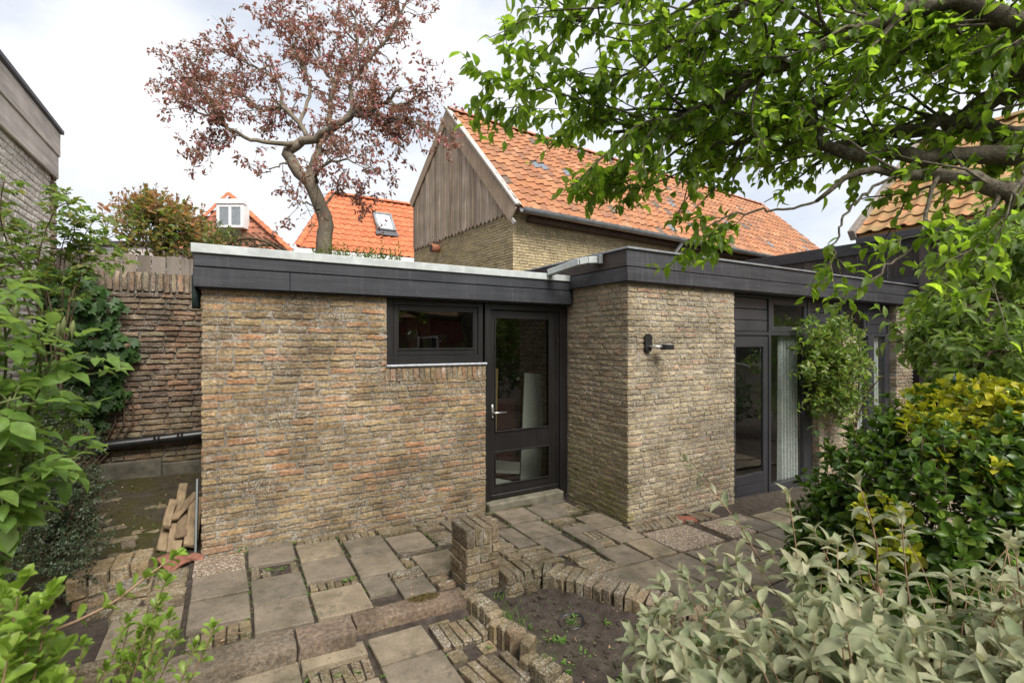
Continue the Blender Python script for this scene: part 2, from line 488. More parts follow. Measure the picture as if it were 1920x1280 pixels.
def grid_mesh(xs, ys):
    V = [(x, y, ground_z(x, y)) for y in ys for x in xs]
    nx = len(xs); T = []
    for j in range(len(ys) - 1):
        for i in range(nx - 1):
            a = j * nx + i
            T += [(a, a + 1, a + nx + 1), (a, a + nx + 1, a + nx)]
    return V, T
xs = sorted(set([-400, -150, -60, -30, -16, -9, -6] + [round(-4 + .065 * i, 4) for i in range(138)] + [5.3, 5.7, 6.1, 6.6, 7.2, 8, 9, 10, 12, 15, 22, 35, 60, 150, 400]))
ys = sorted(set([-400, -150, -60, -30, -16, -9, -5, -3, -2, -1.2, -.6, -.2] + [round(.065 * i, 4) for i in range(108)] + [7.3, 8, 9, 10, 12, 15, 22, 35, 60, 150, 400]))
def m_ground():
    t = NT('garden_soil')
    n1 = t.noise(14, 5, .65); n2 = t.noise(70, 4, .65); n3 = t.noise(1.9, 4, .6)
    c = t.ramp(n1, [(.3, (.055, .042, .034)), (.55, (.098, .078, .064)), (.75, (.145, .118, .098))])
    c = t.mix(t.ramp(t.noise(160, 2), [(.66, 0.), (.72, .5)]), c, (.24, .20, .16))
    sx, sy, sz = t.sep()
    k = t.math('MULTIPLY', t.math('MULTIPLY', t.math('SUBTRACT', sy, 4.1), 1.5, True), t.math('MULTIPLY', t.math('SUBTRACT', -.15, sx), 6, True))
    k = t.math('MULTIPLY', k, t.ramp(t.noise(2.6, 4, .65), [(.36, 0.), (.6, 1.)]))
    c = t.mix(t.math('MULTIPLY', k, .8), c, t.mix(t.ramp(n2, [(.35, 0.), (.65, 1.)]), (.045, .042, .012), (.115, .105, .028)))
    c = t.mix(t.math('MULTIPLY', t.ramp(n3, [(.5, 0.), (.7, .35)]), t.ramp(n2, [(.4, 0.), (.6, 1.)])), c, (.07, .08, .022))
    h = t.math('ADD', t.noise(40, 5, .75), t.math('MULTIPLY', n2, .7))
    return t.done(t.bsdf(c, .95, spec=.15, normal=t.bump(h, .9, .03)))
SOIL = m_ground()
V_, T_ = grid_mesh(xs, ys)
ground = tag(link('ground', mk('ground', V_, T_, True), None, None, SOIL), kind='structure')

# ------------------------------------------------------------------ the brick annex
annex = thing('brick_annex', 'low flat roofed brick annex with black fascia, one small window and glazed black door', 'annex', (1.2, 4.6, 0))
YA = 4.528
XL_, XJ, XB, XW = -.174, 2.352, 3.445, 1.297
mb = MB()
mb.box(XL_ + .006, XW, YA + .006, YA + .2, -.3, 2.2); mb.box(XW - .001, XJ - .004, YA + .0065, YA + .199, -.3, 1.515)
mb.box(XL_ + .0065, XL_ + .2, YA + .2005, 6.86, -.3, 2.2)
wallA = mb.build('wall', MORT_A, annex)
LENS_A = [(.21, .66), (.155, .1), (.10, .24)]
hol = [(XW - XL_, 9, 1.52 + .0, 3), (1.264 - XL_, 9, 1.385, 3)]
itA = lay_courses((XL_, YA, -.05), (1, 0, 0), (0, 0, 1), (0, -1, 0), XJ - XL_ - .004, 2.25, .0605, LENS_A, .0135,
                  [(XW - XL_, 9, 1.43, 9)], seed=3)
itA2 = lay_courses((XL_, 6.86, -.05), (0, -1, 0), (0, 0, 1), (-1, 0, 0), 6.86 - YA - .004, 2.25, .0605, LENS_A, .0135, seed=4)
for i_ in range(19):                          # soldier course under the sill
    c_ = np.array([1.268 + .0285 + i_ * .0571, YA - .004 + rng.uniform(-.003, .003), 1.449])
    itA.append((100 + rng.randrange(8), axes((0, 0, 1), (-1, 0, 0), (0, -1, 0), c_, .118, .046, .09), 9))
pieces('brick', WALLT, itA + [(a, b, c * .02) for a, b, c in itA2], BRK_A, BRK_A2, wallA, 300, 'brickwork', 'brickA')

def fascia(root, name, u0, u1, y, z0, z1, mat, t=.022):
    mb = MB(); mb.box(u0, u1, y, y + t, z0, z1, .004); return mb.build(name, mat, root)
fascia(annex, 'fascia_board', -.228, .455, 4.448, 2.192, 2.343, BLACK)
fascia(annex, 'fascia_board', .4565, 3.44, 4.448, 2.192, 2.343, BLACK)
fascia(annex, 'fascia_board', -.226, 3.44, 4.456, 2.352, 2.452, BLACK)
mb = MB(); mb.box(-.226, -.204, 4.4785, 6.85, 2.192, 2.452, .004); mb.build('fascia_board', BLACK, annex)
mb = MB(); mb.box(-.2035, 3.36, 4.478, 6.86, 2.2, 2.47, .003); mb.build('roof', FELT, annex)
mb = MB(); mb.box(-.242, 3.078, 4.438, 4.52, 2.454, 2.526, .004); mb.box(3.08, 3.40, 4.4385, 4.52, 2.454, 2.522, .004)
mb.box(-.2425, -.17, 4.5205, 6.85, 2.454, 2.526, .004)
mb.build('roof_trim', ZINC, annex)
mb = MB(); mb.box(-.19, 3.42, 4.482, YA + .004, 2.178, 2.2, .002); mb.build('soffit', FRAME, annex)

# window
YF = 4.572
fx0, fx1, fz0, fz1 = XW + .003, 2.336, 1.552, 2.196
mb = MB()
mb.box(fx0, fx0 + .075, YF, YF + .09, fz0, fz1); mb.box(fx1 - .055, fx1, YF, YF + .09, fz0, fz1)
mb.box(fx0 + .0755, fx1 - .0555, YF + .001, YF + .09, fz0, fz0 + .075); mb.box(fx0 + .0755, fx1 - .0555, YF + .001, YF + .09, fz1 - .07, fz1)
win = mb.build('window', FRAME, annex)
a0, a1, b0, b1 = fx0 + .078, fx1 - .058, fz0 + .078, fz1 - .073
mb = MB(); w_ = .052
mb.box(a0, a0 + w_, YF + .012, YF + .07, b0, b1); mb.box(a1 - w_, a1, YF + .012, YF + .07, b0, b1)
mb.box(a0 + w_ + .0005, a1 - w_ - .0005, YF + .0125, YF + .07, b0, b0 + w_ + .012); mb.box(a0 + w_ + .0005, a1 - w_ - .0005, YF + .0125, YF + .07, b1 - w_, b1)
mb.box(a0 + w_ - .01, a1 - w_ + .01, YF + .002, YF + .012, b0 + w_ + .002, b0 + w_ + .018)
mb.build('sash', FRAME, win)
mb = MB(); mb.box(a0 + w_ - .005, a1 - w_ + .005, YF + .035, YF + .041, b0 + w_, b1 - w_ + .005, .0005); mb.build('pane', GLASSD, win)
mb = MB()
V_, T_ = cbox((1.065, .055, .022), .006)
mb.add(V_ + np.array([1.825, 4.535, 1.536]), T_); sill = mb.build('sill', LEAD, win)

# door frame and door
mb = MB()
mb.box(2.356, 2.43, YF - .01, YF + .09, -.03, 2.196); mb.box(3.335, 3.44, YF - .01, YF + .09, .0, 2.196)
mb.box(2.4305, 3.3345, YF - .009, YF + .09, 2.11, 2.196)
mb.box(3.30, 3.3345, YF + .012, YF + .08, .02, 2.1095)
dframe = mb.build('door_frame', FRAME, annex)
dx0, dx1, dz0, dz1, yd = 2.436, 3.297, .075, 2.105, YF + .018
mb = MB()
mb.box(dx0, 2.49, yd, yd + .045, dz0, dz1); mb.box(3.20, dx1, yd, yd + .045, dz0, dz1)
mb.box(2.4905, 3.1995, yd + .001, yd + .045, 2.03, dz1); mb.box(2.4905, 3.1995, yd + .001, yd + .045, .575, .79); mb.box(2.4905, 3.1995, yd + .001, yd + .045, dz0, .215)
mb.box(2.43, 3.3, yd - .028, yd - .0005, .078, .125, .008)
for z0, z1 in ((.79, 2.03), (.215, .575)):
    mb.box(2.4905, 3.1995, yd - .010, yd + .002, z0 - .006, z0 + .012); mb.box(2.4905, 3.1995, yd - .0095, yd + .002, z1 - .012, z1 + .006)
    mb.box(2.484, 2.4975, yd - .0105, yd + .002, z0 - .006, z1 + .006); mb.box(3.1925, 3.206, yd - .0105, yd + .002, z0 - .006, z1 + .006)
door = mb.build('door', FRAME, annex)
mb = MB(); mb.box(2.486, 3.204, yd + .02, yd + .026, .785, 2.035, .0005); mb.build('pane', GLASSD, door)
mb = MB(); mb.box(2.486, 3.204, yd + .02, yd + .026, .21, .58, .0005); mb.build('pane', GLASSD, door)
mb = MB(); mb.box(2.446, 2.474, yd - .008, yd - .0005, .975, 1.09, .003)
mb.tube([(2.46, yd - .003, 1.005), (2.46, yd - .048, 1.005), (2.472, yd - .055, 1.005), (2.60, yd - .055, 1.003)], [.010, .010, .0105, .0095], 10)
mb.tube([(2.46, yd - .001, .955), (2.46, yd - .014, .955)], .012, 10)
mb.build('handle', STEEL, door, True)
mb = MB(); mb.box(3.3, 3.33, yd - .012, yd + .01, .62, .70, .003); mb.box(3.3, 3.33, yd - .012, yd + .01, 1.72, 1.80, .003); mb.build('hinge', FRAME, door)
CONC = m_plain('threshold_concrete', (.17, .155, .115), .9, .2, 0, .35, 9, .4, 70)
mb = MB(); mb.box(2.36, 3.32, 4.46, YF + .05, -.06, .062, .012); mb.build('threshold', CONC, annex)
mb = MB(); mb.tube([(-.215, 4.62, 2.30), (-.215, 4.62, 2.19), (-.212, 4.60, 2.17), (-.212, 4.60, 2.03)], .03, 10); mb.build('drainpipe', GREENP, annex, True)
# inside: floor, ceiling, back wall
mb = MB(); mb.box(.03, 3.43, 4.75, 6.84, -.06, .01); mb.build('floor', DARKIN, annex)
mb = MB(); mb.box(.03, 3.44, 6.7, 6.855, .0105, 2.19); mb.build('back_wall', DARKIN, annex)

# ------------------------------------------------------------------ the garden room
room = thing('garden_room', 'taller flat roofed brick garden room with charcoal timber window front and black fascia', 'garden room', (6, 4.5, 0))
YC = 3.568
XR = 5.137
mb = MB()
mb.box(XB + .006, XR - .004, YC + .006, YC + .22, -.4, 2.37); mb.box(XB + .0065, XB + .2, YC + .2205, 7.0, -.4, 2.37)
wallC = mb.build('wall', MORT_B, room)
LENS_B = [(.205, .5), (.145, .12), (.10, .38)]
itC = lay_courses((XB, YC, -.22), (1, 0, 0), (0, 0, 1), (0, -1, 0), XR - XB - .003, 2.6, .0575, LENS_B, .012, seed=8)
itB = lay_courses((XB, 4.545, -.22), (0, -1, 0), (0, 0, 1), (-1, 0, 0), 4.545 - YC - .004, 2.6, .0575, [(.195, .35), (.10, .65)], .012, seed=9)
itB2 = lay_courses((XB - .0005, 6.7, .0), (0, -1, 0), (0, 0, 1), (-1, 0, 0), 6.7 - 4.68, 2.19, .0575, LENS_B, .012, seed=10)
s_all = sorted([i[2] for i in itC + itB], reverse=True); cut = s_all[299]
pieces('brick', WALLT, [i for i in itC if i[2] >= cut], BRK_B, BRK_B2, wallC, 300, 'brickwork', 'brickC')
pieces('brick', WALLT, [i for i in itB if i[2] >= cut], BRK_BM, BRK_BM2, wallC, 300, 'brickwork', 'brickB')
mb_rest = [i for i in itC if i[2] < cut]; pieces('brick', WALLT, mb_rest, BRK_B, BRK_B2, wallC, 0, 'brickwork', 'brickC')
pieces('brick', WALLT, [i for i in itB if i[2] < cut], BRK_BM, BRK_BM2, wallC, 0, 'brickwork', 'brickB')
pieces('brick', WALLT, itB2, BRK_B, BRK_B2, wallC, 0, 'brickwork', 'brickB2')
# fascia
YFC = 3.508; XFC = 3.382; XE = 9.9
fascia(room, 'fascia_board', XFC, XE, YFC, 2.366, 2.503, BLACKR)
fascia(room, 'fascia_board', XFC, 5.62, YFC + .009, 2.512, 2.676, BLACKR); fascia(room, 'fascia_board', 5.6215, XE, YFC + .009, 2.512, 2.676, BLACKR)
mb = MB(); mb.box(XFC, XFC + .022, YFC + .0225, 7.0, 2.366, 2.503, .004); mb.build('fascia_board', BLACKR, room)
mb = MB(); mb.box(XFC + .009, XFC + .031, YFC + .0315, 7.0, 2.512, 2.676, .004); mb.build('fascia_board', BROWNY, room)
mb = MB(); mb.box(XE - .022, XE - .0005, YFC + .0315, 7.0, 2.366, 2.676, .004); mb.build('fascia_board', BLACKR, room)
mb = MB(); mb.box(XFC + .032, XE - .023, YFC + .032, 6.98, 2.376, 2.66); mb.build('roof', FELT, room)
mb = MB(); mb.box(XFC - .012, XE + .012, YFC - .012, YFC + .05, 2.678, 2.700, .004); mb.box(XFC - .0125, XFC + .05, YFC + .0505, 7.01, 2.678, 2.700, .004)
mb.build('roof_trim', ZINCD, room)
mb = MB(); mb.box(XFC + .02, XE - .03, YFC + .0225, YC + .1, 2.352, 2.3655, .002); mb.build('soffit', FRAMEG, room)
# scupper: a square zinc spout from the upper roof onto the lower roof trim
mb = MB()
def duct(P, w, h):
    P = np.array(P, float)
    for i in range(len(P) - 1):
        d = P[i + 1] - P[i]; L = np.linalg.norm(d); d /= L
        s = nrm(np.cross(d, (0, 0, 1))); u = np.cross(s, d)
        mb.obox((P[i] + P[i + 1]) / 2, d, s, u, L + .012, w, h, .006)
duct([(3.37, 3.93, 2.625), (3.24, 3.95, 2.612), (3.185, 4.0, 2.598), (3.10, 4.43, 2.535)], .075, .07)
mb.build('rain_spout', ZINC, room)
mb = MB(); mb.box(3.33, 3.38, 3.86, 4.0, 2.575, 2.675, .006); mb.build('spout_collar', ZINCD, room)

# window front
YW = 3.668
Z1, Z2, ZT = 1.845, 1.89, 2.352
def frm(name, rects, mat, parent, y0=YW, y1=YW + .1):
    mb = MB()
    for i, (x0, x1, z0, z1) in enumerate(rects): mb.box(x0, x1, y0 + (i % 3) * .0007, y1 - (i % 3) * .0007, z0, z1, .003)
    return mb.build(name, mat, parent)
front = frm('window_front', [(5.14, 5.185, -.27, ZT), (5.985, 6.035, -.27, ZT), (6.895, 6.945, Z2, ZT), (7.765, 7.815, Z2, ZT), (8.565, 8.615, Z2, ZT), (9.25, 9.30, -.2, ZT),
                             (5.1855, 5.9845, Z1, Z2), (6.0355, 9.2495, Z1, Z2), (5.1855, 5.9845, 2.315, ZT), (6.0355, 9.2495, 2.3155, ZT),
                             (6.80, 6.9, -.2, Z1), (6.9005, 6.99, -.2, Z1), (8.60, 8.78, -.2, Z1), (8.05, 8.10, -.2, Z1), (9.16, 9.2495, -.2, Z1), (6.0355, 6.7995, -.28, -.085)], FRAMEG, room)
for x0, x1 in ((5.187, 5.983), (6.947, 7.763), (8.617, 9.248)):
    for k in range(3):
        h = (2.315 - 1.892) / 3
        mb = MB(); mb.box(x0, x1, YW + .022, YW + .045, 1.892 + k * h + .003, 1.892 + (k + 1) * h - .003, .006); mb.build('panel_board', FRAMEG, front)
for x0, x1 in ((6.037, 6.893), (7.817, 8.563)):
    sa = frm('top_window', [(x0, x0 + .07, 1.892, 2.314), (x1 - .07, x1, 1.892, 2.314), (x0 + .0705, x1 - .0705, 1.892, 1.965), (x0 + .0705, x1 - .0705, 2.245, 2.314)], FRAMEG, front, YW + .012, YW + .06)
    mb = MB(); mb.box(x0 + .068, x1 - .068, YW + .03, YW + .036, 1.96, 2.25, .0005); o_ = link('pane', mk('pane', np.concatenate(mb.V), np.concatenate(mb.T)), sa, None, GLASS)
gd = frm('garden_door', [(5.19, 5.325, -.255, 1.84), (5.885, 5.98, -.255, 1.84), (5.3255, 5.8845, 1.70, 1.84), (5.3255, 5.8845, -.005, .115), (5.3255, 5.8845, -.125, -.012), (5.3255, 5.8845, -.255, -.132)], FRAMEG, front, YW + .012, YW + .06)
mb = MB(); mb.box(5.32, 5.89, YW + .03, YW + .036, .11, 1.705, .0005); mb.build('pane', GLASS, gd)
mb = MB(); mb.box(6.03, 6.805, YW + .03, YW + .036, -.09, 1.85, .0005); mb.build('pane', GLASS, front)
mb = MB(); mb.box(8.095, 8.605, YW + .03, YW + .036, -.1, 1.85, .0005); mb.build('pane', GLASS, front)
mb = MB(); mb.box(8.775, 9.165, YW + .03, YW + .036, -.1, 1.85, .0005); mb.build('pane', GLASS, front)
mb = MB(); V_, T_ = cbox((1.9, .13, .045), .012)
mb.add(V_ + np.array([6.35, 3.60, -.285]), T_); mb.build('sill', LEAD, front)
# brick pier between the windows and at the far end
mb = MB(); mb.box(6.995, 8.045, YC + .01, YC + .2, -.4, Z1 - .003); mb.box(9.305, XE - .02, YC + .01, YC + .2, -.4, 2.35); pier = mb.build('brick_pier', MORT_B, room)
itP = lay_courses((6.99, YC, -.35), (1, 0, 0), (0, 0, 1), (0, -1, 0), 1.06, 2.19, .0575, LENS_B, .012, seed=12)
itP += lay_courses((9.30, YC, -.35), (1, 0, 0), (0, 0, 1), (0, -1, 0), .59, 2.70, .0575, LENS_B, .012, seed=13)
pieces('brick', WALLT, itP, BRK_B, BRK_B2, pier, 150, 'brickwork', 'brickC')
# inside of the garden room
mb = MB(); mb.box(3.7, XE - .1, YC + .25, 6.9, -.35, -.28); mb.build('floor', m_wood('timber_floor', (.16, .10, .06), 'x', .3, .5), room)
mb = MB(); mb.box(3.7, XE - .1, 6.8, 6.95, -.279, 2.36); mb.box(XE - .25, XE - .1, YC + .25, 6.79, -.279, 2.36); mb.build('inner_wall', PLASTER, room)
def curtain(x0, x1, y, z0, z1, folds, amp, gaps=0):
    n = folds * 8; V = []; T = []
    for i in range(n + 1):
        t = i / n; x = x0 + (x1 - x0) * t
        for k, z in enumerate((z0, (z0 + z1) / 2, z1)):
            w = amp * (1.25 - .25 * k) * math.sin(t * folds * 2 * math.pi + .5 * math.sin(t * 9))
            V.append((x + .3 * w, y + w, z))
    for i in range(n):
        for k in range(2):
            a = i * 3 + k; T += [(a, a + 3, a + 4), (a, a + 4, a + 1)]
    return V, T
for x0, x1, f, lab in ((6.38, 6.80, 6, 'white curtain drawn aside behind the tall fixed pane beside the garden door'), (8.12, 8.6, 5, 'white curtain behind the narrow pane right of the climbing shrub'), (8.8, 9.14, 4, 'white curtain behind the last pane before the end brick pier')):
    V_, T_ = curtain(x0, x1, YW + .11, -.27, 1.84, f, .035)
    tag(link('curtain', mk('curtain', V_, T_, True), None, None, CURT), lab, 'curtain', 'curtains in the garden room')

# wall lamp on the garden room
lamp = thing('wall_lamp', 'small black wall lamp with round arm end on the pale brick corner wall', 'lamp', (3.70, YC, 1.74))
mb = MB(); N = 20
pts = []
for k in range(N):
    a = k / N * 2 * math.pi; c, s = math.cos(a), math.sin(a)
    pts.append((3.705 + .048 * c, 1.755 + .048 * s + (.045 if s > 0 else -.045)))
V_ = [(x, YC - .03, z) for x, z in pts] + [(x, YC + .004, z) for x, z in pts]
T_ = [(0, k, k + 1) for k in range(1, N - 1)] + sum([[(k, k + N, (k + 1) % N + N), (k, (k + 1) % N + N, (k + 1) % N)] for k in range(N)], [])
mb.add(V_, T_); mb.build('mount', DARKPL, lamp)
mb = MB(); mb.tube([(3.705, YC - .025, 1.715), (3.74, YC - .09, 1.715), (3.80, YC - .13, 1.714)], .014, 10); mb.build('arm', STEEL, lamp, True)
mb = MB(); mb.tube([(3.85, YC - .14, 1.683), (3.85, YC - .14, 1.735)], .064, 20); mb.build('lamp_head', DARKPL, lamp)
mb = MB(); mb.tube([(3.85, YC - .14, 1.735), (3.85, YC - .14, 1.741)], .05, 20); mb.build('lamp_lens', m_plain('lamp_glass', (.3, .3, .28), .2, .5), lamp)

# things standing inside the annex
def leaning(name, label, cat, P0, P1, w, t, mat, group=None):
    P0, P1 = np.array(P0, float), np.array(P1, float)
    d = nrm(P1 - P0); s = nrm(np.cross(d, (0, -1, .2))); n = np.cross(s, d)
    mb = MB(); mb.obox((P0 + P1) / 2, d, s, n, np.linalg.norm(P1 - P0), w, t, .004)
    return tag(mb.build(name, mat), label, cat, group)
leaning('leaning_board', 'tall white board leaning on the inside wall seen through the door glass', 'board', (3.22, 5.02, .02), (3.36, 5.14, 1.36), .30, .02, WHITE)
leaning('red_board', 'dark red board standing behind the door glass left of the white one', 'board', (2.98, 5.2, .02), (3.05, 5.32, 1.05), .26, .03, m_plain('dark_red_paint', (.06, .016, .015), .5, .4))
leaning('white_plank', 'short white plank lying tilted behind the low door pane, upper one', 'plank', (2.54, 4.86, .36), (3.02, 4.95, .25), .14, .02, WHITE)
leaning('white_plank', 'narrow white batten lying on the floor behind the low door pane', 'plank', (2.56, 4.84, .20), (2.95, 4.90, .07), .07, .02, WHITE)
leaning('wooden_plank', 'tan wooden plank leaning behind the door glass beside the handle', 'plank', (2.62, 4.95, .02), (2.72, 5.06, 1.45), .13, .025, m_wood('tan_wood', (.36, .24, .11), 'z', .2))
leaning('wooden_post', 'pale timber post seen through the small annex window, left one', 'post', (1.98, 5.3, .02), (1.86, 5.5, 2.05), .12, .05, m_wood('pale_wood', (.42, .34, .24), 'z', .2))
leaning('wooden_post', 'pale timber post seen through the small annex window, right one', 'post', (2.16, 5.3, .02), (2.02, 5.5, 2.08), .12, .05, bpy.data.materials['pale_wood'])
# ------------------------------------------------------------------ paving
def m_slab(name, cols, island=False, agg=.5):
    t = NT(name); n = len(cols)
    c = t.ramp(t.rand(island), [((i + .5) / n, q) for i, q in enumerate(cols)])
    c = t.mix(1, c, t.ramp(t.noise(5, 5, .65), [(.3, .66), (.65, 1.18)]), 'MULTIPLY')
    c = t.mix(1, c, t.ramp(t.noise(150, 3, .6), [(.3, 1 - agg * .55), (.7, 1 + agg * .55)]), 'MULTIPLY')
    c = t.mix(t.ramp(t.noise(2.1, 4, .7), [(.48, 0.), (.68, .6)]), c, (.075, .068, .04))
    c = t.mix(t.math('MULTIPLY', t.ramp(t.noise(11, 5, .7), [(.54, 0.), (.66, .7)]), t.ramp(t.noise(90, 3), [(.35, .3), (.6, 1.)])), c, (.06, .055, .04))
    c = t.mix(t.ramp(t.noise(75, 2), [(.68, 0.), (.74, .5)]), c, (.34, .32, .27))
    h = t.math('ADD', t.noise(260, 3, .6), t.math('MULTIPLY', t.noise(30, 4), .6))
    return t.done(t.bsdf(c, .9, spec=.25, normal=t.bump(h, .35, .006)))
SLABM = m_slab('concrete_slab', [(.195, .162, .122), (.25, .203, .142), (.15, .13, .105), (.285, .23, .155), (.172, .145, .112), (.215, .178, .13)])
def m_gravel(name):
    t = NT(name)
    vo = t.n.new('ShaderNodeTexVoronoi'); vo.inputs['Scale'].default_value = 75
    t.l.new(t.pos.outputs['Position'], vo.inputs['Vector'])
    sp = t.n.new('ShaderNodeSeparateColor'); t.l.new(vo.outputs['Color'], sp.inputs[0])
    c = t.ramp(sp.outputs[0], [(.1, (.15, .115, .085)), (.4, (.30, .235, .17)), (.65, (.24, .165, .115)), (.9, (.46, .40, .32))])
    c = t.mix(t.ramp(vo.outputs['Distance'], [(.5, 0.), (.9, .6)]), c, (.09, .075, .058))
    h = t.math('SUBTRACT', 1, vo.outputs['Distance'])
    return t.done(t.bsdf(c, .85, spec=.3, normal=t.bump(h, .7, .01)))
GRAV = m_gravel('exposed_aggregate')
V_, T_ = [], []
patio = tag(link('patio', mk('patio', [(-.24, 3.0, .055), (1.9, 3.0, -.02), (1.9, 4.5, -.02), (-.24, 4.5, .055)], [(0, 1, 2), (0, 2, 3)]), None, None, SOIL), kind='structure')
def slab_item(x0, x1, y0, y1, off=0, rot=0, t=.05):
    cx, cy = (x0 + x1) / 2, (y0 + y1) / 2
    z = base_z(cx, cy) + off - t / 2 + rng.uniform(-.004, .004)
    n = nrm((.036 + rng.gauss(0, .012), rng.gauss(0, .014), 1)); u = nrm(np.array([math.cos(rot), math.sin(rot), 0]) - n * (n[0] * math.cos(rot) + n[1] * math.sin(rot)))
    v = np.cross(n, u)
    return (rng.randrange(8), axes(u, v, n, (cx, cy, z), x1 - x0 - .002, y1 - y0 - .002, t), 1)
sl = [(.14, .47, 4.14, 4.48), (.49, .82, 4.06, 4.40), (.85, 1.18, 3.97, 4.33), (1.20, 1.53, 3.88, 4.26), (-.21, .125, 3.74, 4.11), (.14, .47, 3.53, 3.90), (.485, .82, 3.68, 4.045),
      (.835, 1.18, 3.59, 3.955), (1.28, 1.60, 3.41, 3.79), (-.21, .125, 3.38, 3.73), (.14, .465, 3.16, 3.52), (.48, .82, 3.16, 3.50), (-.60, -.235, 3.30, 3.70), (.83, 1.02, 3.3, 3.57), (1.03, 1.26, 3.18, 3.42),
      (2.38, 2.74, 4.06, 4.42), (2.75, 3.09, 4.03, 4.39), (2.36, 2.70, 3.66, 4.03), (2.35, 2.67, 3.31, 3.64), (2.15, 2.345, 3.55, 3.98), (3.07, 3.40, 3.60, 3.94), (2.75, 3.06, 3.57, 3.74),
      (3.03, 3.34, 3.23, 3.56), (2.74, 2.85, 3.23, 3.56), (2.71, 3.04, 2.88, 3.2), (3.06, 3.34, 2.86, 3.2), (3.10, 3.28, 4.08, 4.37), (2.86, 3.3, 4.395, 4.455), (2.4, 2.73, 2.5, 2.85), (1.78, 2.08, 4.1, 4.4), (1.98, 2.33, 3.98, 4.0)]
sl = [s for s in sl if s[3] - s[2] > .05]
items = [slab_item(*s, rot=rng.gauss(0, .012)) for s in sl]
items += [slab_item(*s, off=LOW, rot=rng.gauss(0, .012)) for s in [(.35, .70, 2.83, 2.965), (.73, 1.07, 2.68, 2.97), (.73, 1.09, 2.33, 2.67), (-.02, .34, 2.60, 2.925), (-.02, .34, 2.25, 2.59), (.36, .70, 2.28, 2.60), (1.13, 1.46, 1.86, 2.16), (.73, 1.1, 1.98, 2.32), (.36, .71, 1.93, 2.27)]]
for i in range(12):                           # plainer paving on the right, mostly behind the shrubs
    for j in range(5):
        x0 = 3.38 + i * .36 + rng.uniform(-.01, .01); y0 = 1.45 + j * .345
        if j == 4 and x0 < 4.1: continue
        if x0 > 5.3 and j == 4: continue
        items.append(slab_item(x0, x0 + .34, y0, y0 + .33, rot=rng.gauss(0, .015)))
for i in range(5):
    items.append(slab_item(3.07, 3.37, 1.12 + i * .345, 1.12 + i * .345 + .335, off=-.003, rot=rng.gauss(0, .01)))
    items.append(slab_item(2.74 + rng.uniform(-.01, .01), 3.06, 1.15 + i * .345, 1.15 + i * .345 + .33, off=-.005))
pieces('paving_slab', SLAB, items, SLABM, SLABM, patio, 300)
pieces('gravel_slab', SLAB, [slab_item(-.22, .12, 4.135, 4.45), slab_item(3.36, 3.98, 2.86, 3.30), slab_item(4.1, 4.75, 2.86, 3.25)], GRAV, GRAV, patio, 300)
# bricks in the paving
def pbrick(cx, cy, lx, ly, off=0, rot=0, h=.06, tilt=.03):
    z = base_z(cx, cy) + off - h / 2
    n = nrm((.036 + rng.gauss(0, tilt), rng.gauss(0, tilt), 1)); c, s = math.cos(rot), math.sin(rot)
    u = nrm(np.array([c, s, 0]) - n * (n[0] * c + n[1] * s)); v = np.cross(n, u)
    return (rng.randrange(10), axes(u, v, n, (cx, cy, z), lx, ly, h), score((cx, cy, z), max(lx, ly)))
pb = []
def row(x0, x1, y0, y1, n, along='x', off=0, rot=0, skip=.0, gap=.008):
    for i in range(n):
        if rng.random() < skip: continue
        o = off + rng.uniform(-.014, .006); r = rot + rng.gauss(0, .04)
        if along == 'x':
            w = (x1 - x0) / n; pb.append(pbrick(x0 + (i + .5) * w, (y0 + y1) / 2 + rng.uniform(-.008, .008), w - gap, (y1 - y0) * rng.uniform(.86, 1), o, r))
        else:
            w = (y1 - y0) / n; pb.append(pbrick((x0 + x1) / 2 + rng.uniform(-.008, .008), y0 + (i + .5) * w, (x1 - x0) * rng.uniform(.86, 1), w - gap, o, r))
row(.50, .82, 4.41, 4.50, 5); row(.84, 1.16, 4.36, 4.50, 5); row(1.17, 1.52, 4.30, 4.44, 1, off=.02); row(1.17, 1.52, 4.45, 4.50, 2)
row(1.54, 2.32, 4.44, 4.51, 7); row(1.54, 1.78, 4.26, 4.43, 3, 'y'); row(1.56, 1.78, 3.86, 4.25, 6, 'y', skip=.1); row(1.80, 2.10, 4.02, 4.09, 3)
row(2.10, 2.33, 4.02, 4.40, 6, 'y', skip=.1); row(1.64, 1.96, 3.42, 3.84, 6, 'y'); row(1.98, 2.14, 3.42, 3.9, 6, 'y')
row(.145, .20, 3.92, 4.12, 1, 'y'); row(.22, .47, 3.93, 4.11, 4, skip=.3, off=-.012)
row(.49, .82, 3.525, 3.66, 6, off=-.006); row(1.2, 1.27, 3.42, 3.6, 1, 'y'); row(1.2, 1.5, 3.81, 3.86, 1); row(1.19, 1.27, 3.62, 3.8, 2, 'y')
row(1.04, 1.26, 3.43, 3.57, 3, 'y'); row(1.28, 1.42, 3.2, 3.39, 3, 'y', skip=.2)
row(-.20, .125, 3.18, 3.36, 5, skip=.15); row(-.62, -.235, 3.72, 3.82, 2); row(-.46, -.235, 3.84, 4.36, 9, 'y', skip=.05)
row(-.75, -.48, 3.84, 3.98, 2, skip=.2)
row(2.76, 3.05, 3.76, 3.82, 2); row(2.76, 3.05, 3.83, 4.01, 3, 'y', skip=.2); row(2.865, 3.015, 3.40, 3.56, 3, rot=0); row(2.865, 3.015, 3.23, 3.385, 3, 'y')
row(3.36, 4.05, 3.345, 3.54, 11, rot=-.5); row(2.42, 2.69, 2.88, 3.28, 7, 'y', skip=.1); row(2.1, 2.4, 3.2, 3.5, 5, 'y')
